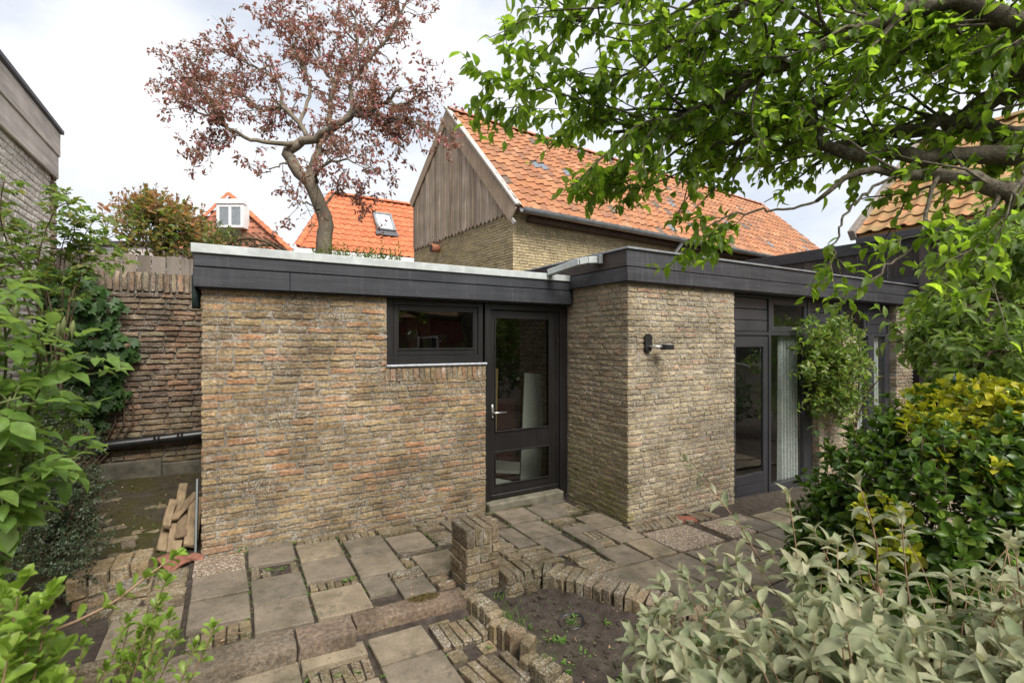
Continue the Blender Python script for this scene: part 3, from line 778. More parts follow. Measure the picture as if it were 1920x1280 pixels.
row(2.38, 2.73, 2.87, 2.95, 2); row(4.06, 4.55, 3.32, 3.52, 6, skip=.2); row(2.3, 2.73, 4.43, 4.455, 2); row(3.42, 3.44, 3.0, 3.3, 1)
row(1.72, 2.06, 3.28, 3.4, 3); row(3.29, 3.42, 3.96, 4.4, 5, 'y', skip=.3, off=-.015)
row(.37, .70, 2.62, 2.81, 6, off=LOW); row(1.10, 1.42, 2.66, 2.93, 5, off=LOW, skip=.0); row(1.10, 1.42, 2.94, 3.0, 2, off=LOW); row(1.12, 1.44, 2.2, 2.5, 5, off=LOW, rot=.12); row(1.1, 1.4, 2.53, 2.63, 3, off=LOW - .01, skip=.4)
for i in range(5): pb.append(pbrick(-.62 + rng.uniform(-.02, .02), 3.28 - i * .095, .55, .08, -.02 - .012 * i, rng.gauss(0, .02)))
for i in range(24):                           # half-buried mossy bricks of the back yard
    x, y = rng.uniform(-1.1, -.32), rng.uniform(4.35, 6.2)
    k = pbrick(x, y, .19, .09, 0, rng.choice([0, 1.57]) + rng.gauss(0, .15)); M_ = k[1].copy(); M_[2][3] = ground_z(x, y) - .027; pb.append((k[0], M_, k[2]))
pieces('brick', STONE, pb, BRK_P, BRK_P2, patio, 300, 'brick_paving', 'pbrick')
red = [pbrick(4.12, 3.42, .2, .12, 0, -.4), pbrick(1.79, 3.72, .09, .12, .0, .3)]
for v, M_, s in red: link('red_brick', mk('red_brick', *STONE[v]), patio, M_, BRK_R)

def rough_block(dims, res, amp, seed, chip=.35):
    """box with a worn, noise-displaced surface"""
    nx, ny, nz = res
    bm = bmesh.new(); bmesh.ops.create_cube(bm, size=1)
    for e_axis, n in ((0, nx), (1, ny), (2, nz)):
        if n > 1:
            ed = [e for e in bm.edges if abs((e.verts[0].co - e.verts[1].co)[e_axis]) > .01 and abs((e.verts[0].co - e.verts[1].co).length - abs((e.verts[0].co - e.verts[1].co)[e_axis])) < 1e-4]
            bmesh.ops.subdivide_edges(bm, edges=ed, cuts=n - 1, use_grid_fill=True)
    bmesh.ops.triangulate(bm, faces=bm.faces)
    D = Vector(dims)
    for v in bm.verts:
        q = Vector((v.co.x * D.x, v.co.y * D.y, v.co.z * D.z))
        edge = sum(1 for i in range(3) if abs(abs(v.co[i]) - .5) < 1e-3)
        off = mnoise.noise_vector(q * 9 + Vector((seed * 3.1, seed, 0))) * amp
        if edge >= 2:
            k = chip * amp * (1 + 1.5 * mnoise.noise(q * 14 + Vector((seed, 7, 2))))
            for i in range(3):
                if abs(abs(v.co[i]) - .5) < 1e-3: q[i] -= math.copysign(max(k, 0), v.co[i])
        v.co = q + off
    bm.verts.index_update()
    V = np.array([v.co[:] for v in bm.verts]); T = np.array([[v.index for v in f.verts] for f in bm.faces]); bm.free()
    return V, T
STONEM = m_brick('weathered_step_stone', [(.19, .15, .11), (.215, .15, .105), (.185, .148, .105), (.225, .16, .12)], lichen=.22, grime=.7, bump=.8, moss=(-1, 2, .15, (.07, .065, .03)))
step = thing('stone_step', 'long low step edge of weathered stone lengths crossing the paved terrace', 'step', (.5, 3.05, 0))
for x0, x1, sd in ((-.36, .335, 1), (.342, .66, 2), (.667, 1.42, 3)):
    V_, T_ = rough_block((x1 - x0, .215 if sd < 3 else .17, .15), (int((x1 - x0) / .025), 7, 6), .007, sd, .5)
    cx = (x0 + x1) / 2
    link('step_stone', mk('step_stone', V_, T_), step, axes((1, 0, -.036), (0, 1, 0), (.036, 0, 1), (cx, (3.02, 3.025, 3.055)[sd - 1], base_z(cx, 3) - .072)), STONEM)
# moss cushion on the step
def moss_pad(name, c, rx, ry, h, mat, n=900, seed=3):
    r = np.random.RandomState(seed); mb = MB()
    for i in range(n):
        a, q = r.uniform(0, 6.28), math.sqrt(r.uniform(0, 1)); x, y = q * math.cos(a), q * math.sin(a)
        z = h * (1 - q * q) * r.uniform(.5, 1); s = r.uniform(.004, .009)
        p = np.array([c[0] + x * rx, c[1] + y * ry, c[2] + z]); d = nrm(r.normal(size=3) + np.array([0, 0, .8])) * s; e = nrm(np.cross(d, r.normal(size=3))) * s * .4
        mb.add([p - e, p + e, p + d * 1.6], [(0, 1, 2)])
    o = mb.build(name, mat); o['kind'] = 'stuff'; return o
MOSS = m_leaf('brown_moss', [(.10, .075, .02), (.13, .09, .025), (.085, .075, .02)], True, .15, (1, 1, 1), .9, .1)
moss_pad('moss', (1.12, 3.10, base_z(1.1, 3) + .0), .13, .05, .014, MOSS)
MOSSG = m_leaf('green_moss', [(.07, .075, .018), (.10, .095, .022), (.055, .06, .015)], True, .15, (1, 1, 1), .9, .1)
moss_pad('moss', (3.18, 4.12, base_z(3.2, 4.1) - .01), .16, .22, .012, MOSSG, 1400, 4)
moss_pad('moss', (2.65, 4.44, base_z(2.6, 4.4) - .006), .25, .03, .012, MOSSG, 700, 5)

# ------------------------------------------------------------------ brick stub pillar, low walls, bed edging
pillar = thing('brick_pillar', 'short stub pillar of weathered yellow bricks at the corner of the flower bed', 'pillar', (1.57, 3.2, 0))
px0, px1, py0, py1 = 1.437, 1.703, 3.068, 3.338
zt = .445
mb = MB(); mb.box(px0 + .012, px1 - .012, py0 + .012, py1 - .012, -.2, zt - .012); core = mb.build('mortar_core', MORT_A, pillar)
it = []
w = (px1 - px0) / 4
for i in range(4):
    it.append((rng.randrange(10), axes((1, 0, 0), (0, 1, 0), (0, 0, 1), (px0 + (i + .5) * w, (py0 + py1) / 2, zt - .062 + rng.uniform(-.006, .006)), w - .006, .272, .125), 1))
for k in range(8):
    z = zt - .128 - .031 - k * .0605
    e = .012 * (k == 2) - .006 + (.012 if k > 5 else 0)
    if k % 2 == 0:
        P = [((px0 + px1) / 2 - .035, py0 + .05, .195, .105), (px1 - .033, py0 + .085, .068, .18), (px0 + .05, py1 - .09, .105, .18), (px1 - .09, py1 - .05, .18, .105)]
    else:
        P = [(px0 + .05, py0 + .09, .105, .19), (px1 - .08, py0 + .05, .155, .105), (px0 + .085, py1 - .05, .17, .105), (px1 - .05, py1 - .1, .105, .19)]
    for cx, cy, lx, ly in P:
        it.append((rng.randrange(10), axes((1, 0, 0), (0, 1, 0), (0, 0, 1), (cx + rng.uniform(-.005, .005), cy + rng.uniform(-.005, .005), z), lx + e, ly + e, .052), 1))
pieces('brick', STONE, it, BRK_P, BRK_P2, pillar, 300, key='pbrick')

edge = thing('low_brick_wall', 'low curved wall of upright bricks edging the soil bed beside the stub pillar', 'brick edging', (2.1, 2.9, 0))
it = []
mb = MB(); mb.box(1.71, 2.0, 2.985, 3.17, -.2, .055); mb.build('mortar_core', MORT_A, edge)
for k in range(3):
    for i in range(2 if k < 2 else 5):
        n_ = 2 if k < 2 else 4
        if i >= n_: continue
        ww = .3 / n_
        it.append((rng.randrange(10), axes((1, 0, 0), (0, 1, 0), (0, 0, 1), (1.705 + (i + .5) * ww, 3.075 + rng.uniform(-.008, .008), -.055 + k * .058 + rng.uniform(-.004, .004) + (.0 if k < 2 else .006)), ww - .01, .21, .05 if k < 2 else .065), 1))
curve = smooth_path([(2.02, 3.05), (2.11, 2.97), (2.19, 2.84), (2.28, 2.68), (2.36, 2.52), (2.44, 2.36), (2.53, 2.2), (2.60, 2.02), (2.65, 1.84), (2.68, 1.6)], 300)
L_ = np.concatenate([[0], np.cumsum(np.linalg.norm(np.diff(curve, axis=0), axis=1))])
s_ = 0; k = 0
while s_ < L_[-1]:
    i = np.searchsorted(L_, s_); i = min(i, 298)
    p = curve[i]; t_ = nrm(curve[min(i + 4, 299)] - curve[max(i - 4, 0)]); nn = np.array([-t_[1], t_[0]])
    ang = rng.gauss(0, .05); tt = np.array([t_[0] * math.cos(ang) - t_[1] * math.sin(ang), t_[0] * math.sin(ang) + t_[1] * math.cos(ang)]); nn = np.array([-tt[1], tt[0]])
    lean = rng.gauss(0, .03)
    it.append((rng.randrange(10), axes((tt[0], tt[1], lean), (nn[0], nn[1], .03), (-lean * tt[0], -lean * tt[1], 1), (p[0], p[1], -.03 - .015 * i / 300 + rng.uniform(-.008, .008)), .062, .205, .205), 1))
    s_ += .072; k += 1
pieces('brick', STONE, it, BRK_P, BRK_P2, edge, 300, key='pbrick')
edge2 = thing('brick_edging', 'broken row of small upright bricks between the lower paving and the soil bed', 'brick edging', (1.47, 2.6, 0))
it = []
for (x, y, r_, zz) in [(1.43, 3.02, .2, .05), (1.45, 2.95, .1, .03), (1.462, 2.885, .15, .03), (1.475, 2.82, .1, .02), (1.49, 2.755, .2, 0), (1.462, 2.70, .4, -.03), (1.45, 2.63, .1, .02), (1.47, 2.565, .15, .03), (1.487, 2.50, .1, .03), (1.50, 2.38, .6, .03), (1.46, 2.30, .3, -.03), (1.475, 2.20, .2, .02), (1.485, 2.13, .15, .01), (1.50, 2.04, .3, -.01), (1.49, 1.92, .1, .0), (1.5, 1.8, .2, .0)]:
    it.append((rng.randrange(10), axes((math.cos(r_), math.sin(r_), rng.gauss(0, .06)), (-math.sin(r_), math.cos(r_), 0), (0, rng.gauss(0, .05), 1), (x + .01, y, base_z(x, y) - .10 + zz * .8), .12, .062, .17), 1))
pieces('brick', STONE, it, BRK_P, BRK_P2, edge2, 300, key='pbrick')
potm = MB()
N = 28; V_ = []; T_ = []
for i, (r, z) in enumerate([(.058, -.10), (.080, .0), (.084, .0), (.084, -.018), (.078, -.02), (.056, -.11)]):
    for k in range(N): a = k / N * 6.2832; V_.append((1.94 + r * math.cos(a), 2.53 + r * math.sin(a), -.055 + z + .012 * math.cos(a)))
for i in range(5):
    for k in range(N): a, b = i * N + k, i * N + (k + 1) % N; T_ += [(a, b, b + N), (a, b + N, a + N)]
potm.add(V_, T_); tag(potm.build('plant_pot', DARKPL, None, True), 'black plastic pot rim sunk in the soil bed with seedlings inside', 'plant pot')

# low block of thick bricks on the left
blk = thing('low_brick_wall', 'short low wall end of four thick bricks on edge at the left of the terrace', 'brick wall', (-.65, 4.1, 0))
mb = MB(); mb.box(-.83, -.46, 3.98, 4.19, -.15, .22); mb.build('mortar_core', MORT_A, blk)
it = []
for i in range(4):
    it.append((rng.randrange(10), axes((1, 0, .04), (0, 1, 0), (-.04, 0, 1), (-.81 + i * .105, 4.085 + .012 * i, .225 + .008 * i), .10, .26, .135), 1))
for k in range(3):
    for i in range(2):
        it.append((rng.randrange(10), axes((1, 0, 0), (0, 1, 0), (0, 0, 1), (-.745 + i * .205 + .02 * (k % 2), 4.08, .122 - k * .064), .20, .235, .056), 1))
pieces('brick', STONE, it, BRK_A, BRK_A2, blk, 300, key='blk')

# ------------------------------------------------------------------ old garden wall, fence, neighbour
oldw = thing('garden_wall', 'old dark brick garden wall with upright coping bricks behind the yard', 'garden wall', (-1.2, 7, 0))
YO = 6.9
mb = MB(); mb.box(-3.6, -.178, YO + .022, YO + .24, -.1, 2.56); wo = mb.build('wall', MORT_O, oldw)
it = lay_courses((-3.6, YO, .30), (1, 0, 0), (0, 0, 1), (0, -1, 0), 3.42, 2.03, .0625, [(.225, .75), (.11, .25)], .013, seed=21, depth_=.1, jit=.004)
n_ = 52
for i in range(n_):
    it.append((100 + rng.randrange(8), axes((0, 0, 1), (-1, 0, 0), (0, -1, 0), (-3.58 + (i + .5) * 3.4 / n_, YO - .008 + rng.uniform(-.006, .006), 2.45 + rng.uniform(-.006, .006)), .215, .05, .2), score((-3.58 + i * 3.4 / n_, YO, 2.4), .3)))
pieces('brick', WALLT, [(a, b, c * (1 if b[0][3] > -2.1 else .1)) for a, b, c in it], BRK_O, BRK_O2, wo, 300, 'brickwork', 'brickO')
mb = MB(); mb.box(-1.25, -.65, YO - .05, YO + .0, .1, .42, .01); mb.box(-.645, -.18, YO - .045, YO + .0, .1, .36, .01); mb.build('footing', m_plain('old_footing', (.12, .11, .085), .95, .1, 0, .4, 8, .5), oldw)
fence = thing('board_fence', 'grey weathered vertical board fence just above the old brick wall', 'fence', (-1, 7.3, 0))
GREYB = m_wood('grey_weathered_board', None, 'z', .35, .85, palette=[(.17, .145, .12), (.22, .19, .16), (.145, .12, .10), (.20, .165, .13)], island=None)
for i in range(20):
    V_, T_ = cbox((.138, .022, 2.3), .003)
    link('fence_board', mk('fence_board', V_, T_), fence, Matrix.Translation((-2.75 + i * .145, 7.3, 1.66 + rng.uniform(-.01, .01))), GREYB)
mb = MB(); mb.box(-2.85, .1, 7.312, 7.36, 2.35, 2.45); mb.build('fence_rail', GREYB, fence)

nb = thing('neighbour_building', 'pale limewashed brick building with grey timber fascia at the left edge', 'building', (-2.5, 4, 0))
XN = -1.6
mb = MB(); mb.box(XN - 3, XN - .01, -1.5, 6.84, -.2, 3.72); wn_ = mb.build('wall', MORT_N, nb)
it = lay_courses((XN, -1.45, .0), (0, 1, 0), (0, 0, 1), (1, 0, 0), 8.29, 3.7, .0665, [(.22, .6), (.11, .4)], .009, seed=31)
it = [(a, M_, s if M_[1][3] > 3.2 and M_[2][3] > 1.8 else s * .01) for a, M_, s in it]
pieces('brick', {**{i: NEAT[i % 3] for i in range(12)}, **{i + 100: NEAT[i % 3] for i in range(8)}}, it, BRK_N, BRK_N2, wn_, 300, 'brickwork', 'brickN')
GREYF = m_wood('grey_fascia_wood', (.60, .55, .49), 'y', .3, .8)
mb = MB(); mb.box(XN + .02, XN + .045, -1.5, 6.93, 3.50, 3.74, .004); mb.build('fascia_board', GREYF, nb)
mb = MB(); mb.box(XN + .03, XN + .058, -1.5, 6.94, 3.7415, 3.99, .004); mb.build('fascia_board', GREYF, nb)
mb = MB(); mb.box(XN - 3, XN + .085, -1.5, 6.96, 3.992, 4.035, .004); mb.build('roof_trim', m_plain('dark_zinc', (.12, .13, .15), .5, .5, .3, .2), nb)
mb = MB()
for k in range(54):                           # ragged unpainted brick ends at the corner
    mb.obox((XN - .02 + rng.uniform(-.008, .008), 6.90, .05 + k * .0665), (1, 0, 0), (0, 1, 0), (0, 0, 1), .1, .11, .054, .006)
o_ = mb.build('corner_brickwork', BRK_O2, nb); o_['kind'] = 'stuff'

# raised planter at the foot of the old wall and the black pipe
pl = thing('brick_planter', 'low brick planter wall with red tile coping in the shady back corner', 'planter', (-1.5, 6.5, 0))
mb = MB(); mb.box(-2.0, -1.23, 6.02, 6.88, .0, .80); pc = mb.build('wall', MORT_O, pl)
it = lay_courses((-1.22, 6.02, .12), (0, 1, 0), (0, 0, 1), (1, 0, 0), .86, .69, .0625, [(.21, .5), (.10, .5)], .012, seed=41)
it += lay_courses((-2.0, 6.01, .12), (1, 0, 0), (0, 0, 1), (0, -1, 0), .77, .69, .0625, [(.21, .5), (.10, .5)], .012, seed=42)
pieces('brick', WALLT, it, BRK_O, BRK_O2, pc, 200, 'brickwork', 'brickO')
for i in range(3):
    for j in range(2):
        V_, T_ = cbox((.19, .26, .022), .004)
        link('coping_tile', mk('coping_tile', V_, T_), pl, Matrix.Translation((-1.32 - j * .2, 6.16 + i * .27, .815 + rng.uniform(-.004, .006))), TERRA)
mb = MB(); mb.tube(smooth_path([(-1.24, 6.80, .63), (-.9, 6.81, .64), (-.55, 6.815, .655), (-.17, 6.82, .67)], 14), .052, 12)
mb.tube([(-.72, 6.812, .648), (-.66, 6.813, .650)], .058, 12); mb.tube([(-.5, 6.815, .657), (-.44, 6.816, .659)], .058, 12)
tag(mb.build('drain_pipe', DARKPL, None, True), 'black plastic drain pipe running along the foot of the old brick wall', 'pipe')

# broken planks in the yard
OLDW = m_wood('old_timber', None, 'y', .35, .85, palette=[(.24, .175, .105), (.19, .135, .08), (.28, .21, .135), (.13, .09, .055)], island=None)
PL = [((-.48, 4.72, .11), (-.46, 5.32, .33), .085, .028, 0, 'long pale broken plank on the left of the plank heap', .5),
      ((-.40, 4.60, .12), (-.38, 5.25, .36), .10, .03, .1, 'wide tan plank with a nail hole lying in the middle of the heap', .1),
      ((-.29, 4.62, .14), (-.27, 5.2, .42), .10, .035, .0, 'square ended plank at the right of the heap beside the annex', .3),
      ((-.47, 4.88, .25), (-.44, 5.20, .42), .06, .045, .1, 'short thick block of wood standing on top of the heap', .2),
      ((-.42, 4.92, .29), (-.27, 5.25, .46), .075, .025, .1, 'curved broken plank lying crosswise on top of the heap', -.2),
      ((-.36, 4.70, .20), (-.35, 5.02, .31), .085, .026, .1, 'stubby split plank with rounded end at the front of the heap', .0),
      ((-.40, 5.2, .3), (-.38, 5.5, .5), .07, .03, .1, 'dark brown plank end sticking up behind the heap', .0)]
PL = [((P0[0] + .035, 4.62 + (P0[1] - 4.62) * .85, P0[2]), (P1[0] + .035, 4.62 + (P1[1] - 4.62) * .85, P1[2] * .92), *r_) for P0, P1, *r_ in PL]
for P0, P1, w_, t_, bend, lab, tw in PL:
    P0, P1 = np.array(P0), np.array(P1); d = nrm(P1 - P0); L = np.linalg.norm(P1 - P0)
    V_, T_ = rough_block((w_, L, t_), (3, 12, 2), .006, len(lab), .5)
    V_[:, 0] += bend * .3 * (V_[:, 1] / L) ** 2 * .5
    side = nrm(np.cross(d, (tw, 0, 1))); n_v = np.cross(side, d)
    o_ = link('broken_plank', mk('broken_plank', V_, T_), None, axes(side, d, n_v, (P0 + P1) / 2), OLDW)
    tag(o_, lab, 'plank', 'heap of broken planks by the annex corner')
mb = MB(); mb.obox((-.215, 4.70, .33), (0, .45, .9), (1, 0, 0), (0, -.9, .45), .62, .02, .09, .003)
tag(mb.build('green_board', GREENP), 'thin dark green board leaning on the annex corner behind the plank heap', 'board')
SHARD = m_plain('dirty_red_clay', (.21, .095, .065), .85, .2, 0, .4, 18, .3)
for P0, lab, rz in (((-.33, 4.42, .115), 'curved shard of a red roof tile lying before the plank heap', .5), ((-.20, 4.47, .10), 'small flat red tile fragment against the annex corner', 1.2)):
    V_ = []; T_ = []
    big = 1 if 'curved' in lab else .55
    for i in range(7):
        for j in range(2):
            a = (i / 6 - .5) * 1.6
            V_.append((math.sin(a) * .12 * big, (j - .5) * .22 * big * (1 - .1 * i), math.cos(a) * .10 * big - .09 * big))
    V_ = np.array(V_); V_ = np.concatenate([V_, V_ + np.array([0, 0, .014])])
    for i in range(6):
        a = i * 2; T_ += [(a, a + 2, a + 3), (a, a + 3, a + 1), (a + 14, a + 17, a + 16), (a + 14, a + 15, a + 17)]
        T_ += [(a, a + 14, a + 16), (a, a + 16, a + 2), (a + 1, a + 3, a + 17), (a + 1, a + 17, a + 15)]
    T_ += [(0, 1, 15), (0, 15, 14), (12, 26, 27), (12, 27, 13)]
    tag(link('roof_tile_shard', mk('roof_tile_shard', V_, T_), None, Matrix.Translation(Vector(P0)) @ Matrix.Rotation(rz, 4, 'Z') @ Matrix.Rotation(.35, 4, 'X'), SHARD), lab, 'tile shard')
# ------------------------------------------------------------------ tiled roofs
def pantile(seed=0, w=1.0, l=1.0):
    """unit pantile: x across (S profile), y up the slope, overlapping; closed lower edge"""
    prof = [(-.54, .05), (-.42, -.03), (-.28, -.06), (-.08, -.045), (.10, .02), (.26, .10), (.40, .115), (.52, .06)]
    n = len(prof); V = []
    for x, z in prof: V.append((x, -.5, z + .10))
    for x, z in prof: V.append((x, .62, z - .02))
    for x, z in prof: V.append((x, -.5, z + .03))
    T = []
    for i in range(n - 1):
        T += [(i, i + 1, n + i + 1), (i, n + i + 1, n + i), (i, 2 * n + i + 1, i + 1), (i, 2 * n + i, 2 * n + i + 1)]
    return np.array(V), np.array(T)
TILE = [pantile()]
def m_tile(name, pal, island=False, moss=0.0):
    t = NT(name); n = len(pal)
    c = t.ramp(t.rand(island), [((i + .5) / n, q) for i, q in enumerate(pal)], 'CONSTANT' if n > 8 else 'LINEAR')
    c = t.mix(1, c, t.ramp(t.noise(9, 4, .65), [(.3, .62), (.7, 1.28)]), 'MULTIPLY')
    c = t.mix(t.ramp(t.noise(26, 4, .7), [(.54, 0.), (.70, .6)]), c, (.17, .12, .085))
    c = t.mix(t.ramp(t.noise(1.1, 5, .7), [(.50, 0.), (.72, .4)]), c, (.19, .12, .08))
    if moss: c = t.mix(t.ramp(t.noise(2.2, 5, .65), [(.35, 0.), (.62, moss)]), c, (.22, .19, .07))
    return t.done(t.bsdf(c, .75, spec=.3, normal=t.bump(t.noise(60, 3), .2, .01)))
O1 = [(min(1, r * .76), g * .86, b * .84) for r, g, b in [(.50, .185, .085), (.55, .215, .10), (.45, .165, .08), (.57, .235, .12), (.42, .17, .09), (.53, .20, .09), (.48, .19, .10), (.60, .26, .14), (.36, .15, .085), (.52, .20, .095), (.50, .19, .09), (.20, .135, .11)]]
TL1, TL1J = both(m_tile, 'old_orange_pantile', O1)
TL2, TL2J = both(m_tile, 'bright_orange_tile', [(.54, .16, .07), (.58, .18, .08), (.49, .145, .062), (.56, .175, .075)])
TL3, TL3J = both(m_tile, 'brown_red_tile', [(.32, .12, .07), (.38, .15, .085), (.27, .10, .06), (.42, .17, .10), (.30, .13, .08)])
TL4, TL4J = both(m_tile, 'mossy_orange_tile', [(.46, .20, .09), (.50, .22, .10), (.42, .20, .10), (.48, .24, .12)], moss=.75)
GLT = m_plain('glass_roof_tile', (.16, .18, .20), .3, .5, 0, .2)
def tile_roof(parent, o, along, up, width, slope_len, tw, tl, mat, matj, limit=300, seed=1, skip=None, glass=0):
    """pantiles on the plane with lower-left corner o"""
    r = random.Random(seed)
    o, along, up = np.asarray(o, float), nrm(along), nrm(up)
    n = np.cross(along, up); it = []; gl = []
    nc, nr_ = int(width / tw), int(round(slope_len / tl))
    tl = slope_len / nr_; tw = width / nc
    for j in range(nr_):
        for i in range(nc):
            c = o + along * (i + .5) * tw + up * (j + .5) * tl + n * (.02 + r.uniform(-.004, .004))
            if skip and skip((i + .5) * tw, (j + .5) * tl): continue
            ro = r.gauss(0, .012)
            a2 = along * math.cos(ro) + up * math.sin(ro); u2 = up * math.cos(ro) - along * math.sin(ro)
            (gl if r.random() < glass else it).append((0, axes(a2, u2, n, c, tw, tl, tl * .72), score(c, tw)))
    pieces('roof_tile', TILE, it, mat, matj, parent, limit, 'roof_tiling', smooth=False)
    for g in gl: pieces('glass_tile', TILE, [g], GLT, GLT, parent, 1)
def ridge(parent, P0, P1, r, mat, step=.36):
    P0, P1 = np.array(P0), np.array(P1); L = np.linalg.norm(P1 - P0); n = int(L / step); d = (P1 - P0) / L
    s = nrm(np.cross(d, (0, 0, 1))); up = np.cross(s, d)
    for i in range(n):
        c = P0 + d * (i + .5) * L / n; V = []; T = []
        for k in range(7):
            a = math.pi * (k / 6 - .0)
            for q, rr in ((-.5, r * 1.06), (.54, r * .94)):
                V.append(c + d * q * L / n + s * math.cos(a) * rr + up * math.sin(a) * rr * .75)
        for k in range(6): a = 2 * k; T += [(a, a + 1, a + 3), (a, a + 3, a + 2)]
        link('ridge_tile', mk('ridge_tile', V, T, True), parent, None, mat)

# ------------------------------------------------------------------ the barn behind
T42 = math.radians(4.2)
BA = np.array([math.cos(T42), math.sin(T42), 0]); BB = np.array([-math.sin(T42), math.cos(T42), 0])
C0 = np.array([4.585, 7.745, 0])
def bp(a, b, z): return C0 + BA * a + BB * b + np.array([0, 0, z])
barn = thing('barn', 'tall old barn with orange pantile roof, weathered plank gable and yellow brick walls', 'barn', C0)
ZUP = np.array([0, 0, 1.0])
def slab_box(mb, p, u, v, n, lu, lv, ln): mb.obox(np.array(p) + u * lu / 2 + v * lv / 2 + n * ln / 2, u, v, n, lu, lv, ln, .002)
mb = MB()
slab_box(mb, bp(.012, .012, -.2), BA, BB, ZUP, 13.6, .3, 4.5); slab_box(mb, bp(.012, .313, -.2), BA, BB, ZUP, .3, 4.3, 4.45)
bw = mb.build('wall', m_brick('barn_mortar', [(.38, .33, .245), (.42, .37, .28)], lichen=.2, grime=.5, bump=.3), barn)
it = lay_courses(bp(.003, 0, 2.1), BA, ZUP, -BB, 7.7, 2.16, .054, [(.185, .7), (.09, .3)], .010, seed=51, tm=FARB, jit=.001, depth_=.06)
it += lay_courses(bp(0, 4.5, 2.1), -BB, ZUP, -BA, 4.5, 2.1, .054, [(.185, .7), (.09, .3)], .010, seed=52, tm=FARB, jit=.001, depth_=.06)
pieces('brick', FARB, it, BRK_Y, BRK_Y2, bw, 300, 'brickwork', 'brickY')
# wooden part of the long wall
BPL = m_wood('weathered_plank', None, 'z', .38, .85, palette=[(.33, .255, .185), (.40, .32, .24), (.27, .205, .145), (.36, .285, .215), (.45, .37, .285), (.30, .23, .16)], island=None, bump=.5)
BRN = m_wood('brown_plank', (.085, .06, .045), 'z', .4, .85)
for i in range(28):
    V_, T_ = cbox((.195, .03, 2.4), .003); link('wall_plank', mk('wall_plank', V_, T_), barn, axes(BA, BB, ZUP, bp(7.82 + i * .2, -.02, 3.05)), BRN)
# gable
EZ, AZ, AB = 4.22, 6.93, 2.57                 # right eave height, apex height, apex offset
LZ, LB = 5.42, 4.56
def gz(b): return EZ + (AZ - EZ) * b / AB if b < AB else AZ - (AZ - LZ) * (b - AB) / (LB - AB)
mb = MB()
V_ = [bp(.02, 0.01, 4.1), bp(.02, LB - .05, 4.1), bp(.02, LB - .05, LZ), bp(.02, AB, AZ - .05), bp(.02, 0.01, EZ)]
V_ += [v + BA * .1 for v in V_]
T_ = [(0, 2, 1), (0, 3, 2), (0, 4, 3), (5, 6, 7), (5, 7, 8), (5, 8, 9)]
for i in range(5): j = (i + 1) % 5; T_ += [(i, j, j + 5), (i, j + 5, i + 5)]
mb.add(V_, T_); gab = mb.build('gable', DARKIN, barn)
npl = 29; pw = (LB + .0) / npl
for i in range(npl):
    b0, b1 = i * pw + .004, (i + 1) * pw - .004
    zt0, zt1 = gz(b0) - .03, gz(b1) - .03
    lo = 4.13 + rng.uniform(-.012, .012); bm_ = (b0 + b1) / 2; tk = .03 if i % 2 else .018
    out = [(b0, lo + .07), (bm_, lo), (b1, lo + .07), (b1, max(zt1, lo + .08)), (b0, max(zt0, lo + .08))]
    V_ = [bp(-.012 - tk, b, z) for b, z in out] + [bp(.015, b, z) for b, z in out]
    T_ = [(0, 2, 1), (0, 3, 2), (0, 4, 3)]
    for k in range(5): j = (k + 1) % 5; T_ += [(k, j, j + 5), (k, j + 5, k + 5)]
    link('gable_plank', mk('gable_plank', V_, T_), gab, None, BPL)
BARGE = m_wood('barge_board', (.42, .315, .22), 'z', .25, .75)
BARGW = m_wood('pale_barge_cover', (.50, .47, .42), 'z', .2, .7)
def slope_board(name, b0, z0, b1, z1, a0, a1, wdt, mat, drop=0):
    P0, P1 = bp(0, b0, z0), bp(0, b1, z1); d = nrm(P1 - P0); n = np.cross(d, BA)
    if n[2] < 0: n = -n
    mb = MB(); mb.obox((P0 + P1) / 2 + BA * (a0 + a1) / 2 - n * (drop + wdt / 2), BA, d, n, a1 - a0, np.linalg.norm(P1 - P0), wdt, .004)
    return mb.build(name, mat, barn)
slope_board('barge_board', -.20, EZ - .02, AB + .03, AZ + .16, -.075, -.045, .30, BARGE)
slope_board('barge_board', AB + .031, AZ + .15, LB + .14, LZ + .05, -.0751, -.045, .24, BARGE)
slope_board('barge_cover', -.24, EZ + .05, AB + .05, AZ + .25, -.10, .03, .045, BARGW)
slope_board('barge_batten', -.14, EZ - .26, AB, AZ - .10, -.0605, -.02, .07, BARGW)
# roof
P0 = bp(-.02, -.30, EZ - .05); upv = bp(0, AB, AZ + .12) - bp(0, -.30, EZ - .05); SL = np.linalg.norm(upv)
mb = MB(); u_ = nrm(upv); n_ = np.cross(BA, u_)
mb.obox(P0 + BA * 6.9 + upv / 2 - n_ * .06, BA, u_, n_, 13.7, SL, .05)
upl = bp(0, LB + .2, LZ - .05) - bp(0, AB, AZ + .12); ul = nrm(upl); nl = np.cross(BA, ul)
mb.obox(bp(0, AB, AZ + .12) + BA * 6.9 + upl / 2 + nl * .06, BA, ul, nl, 13.7, np.linalg.norm(upl), .05)
rf = mb.build('roof', TERRA, barn)
tile_roof(rf, P0, BA, upv, 13.75, SL, .225, .30, TL1, TL1J, 300, 5, glass=.007)
ridge(rf, bp(-.05, AB, AZ + .14), bp(13.7, AB, AZ + .14), .10, TERRA)
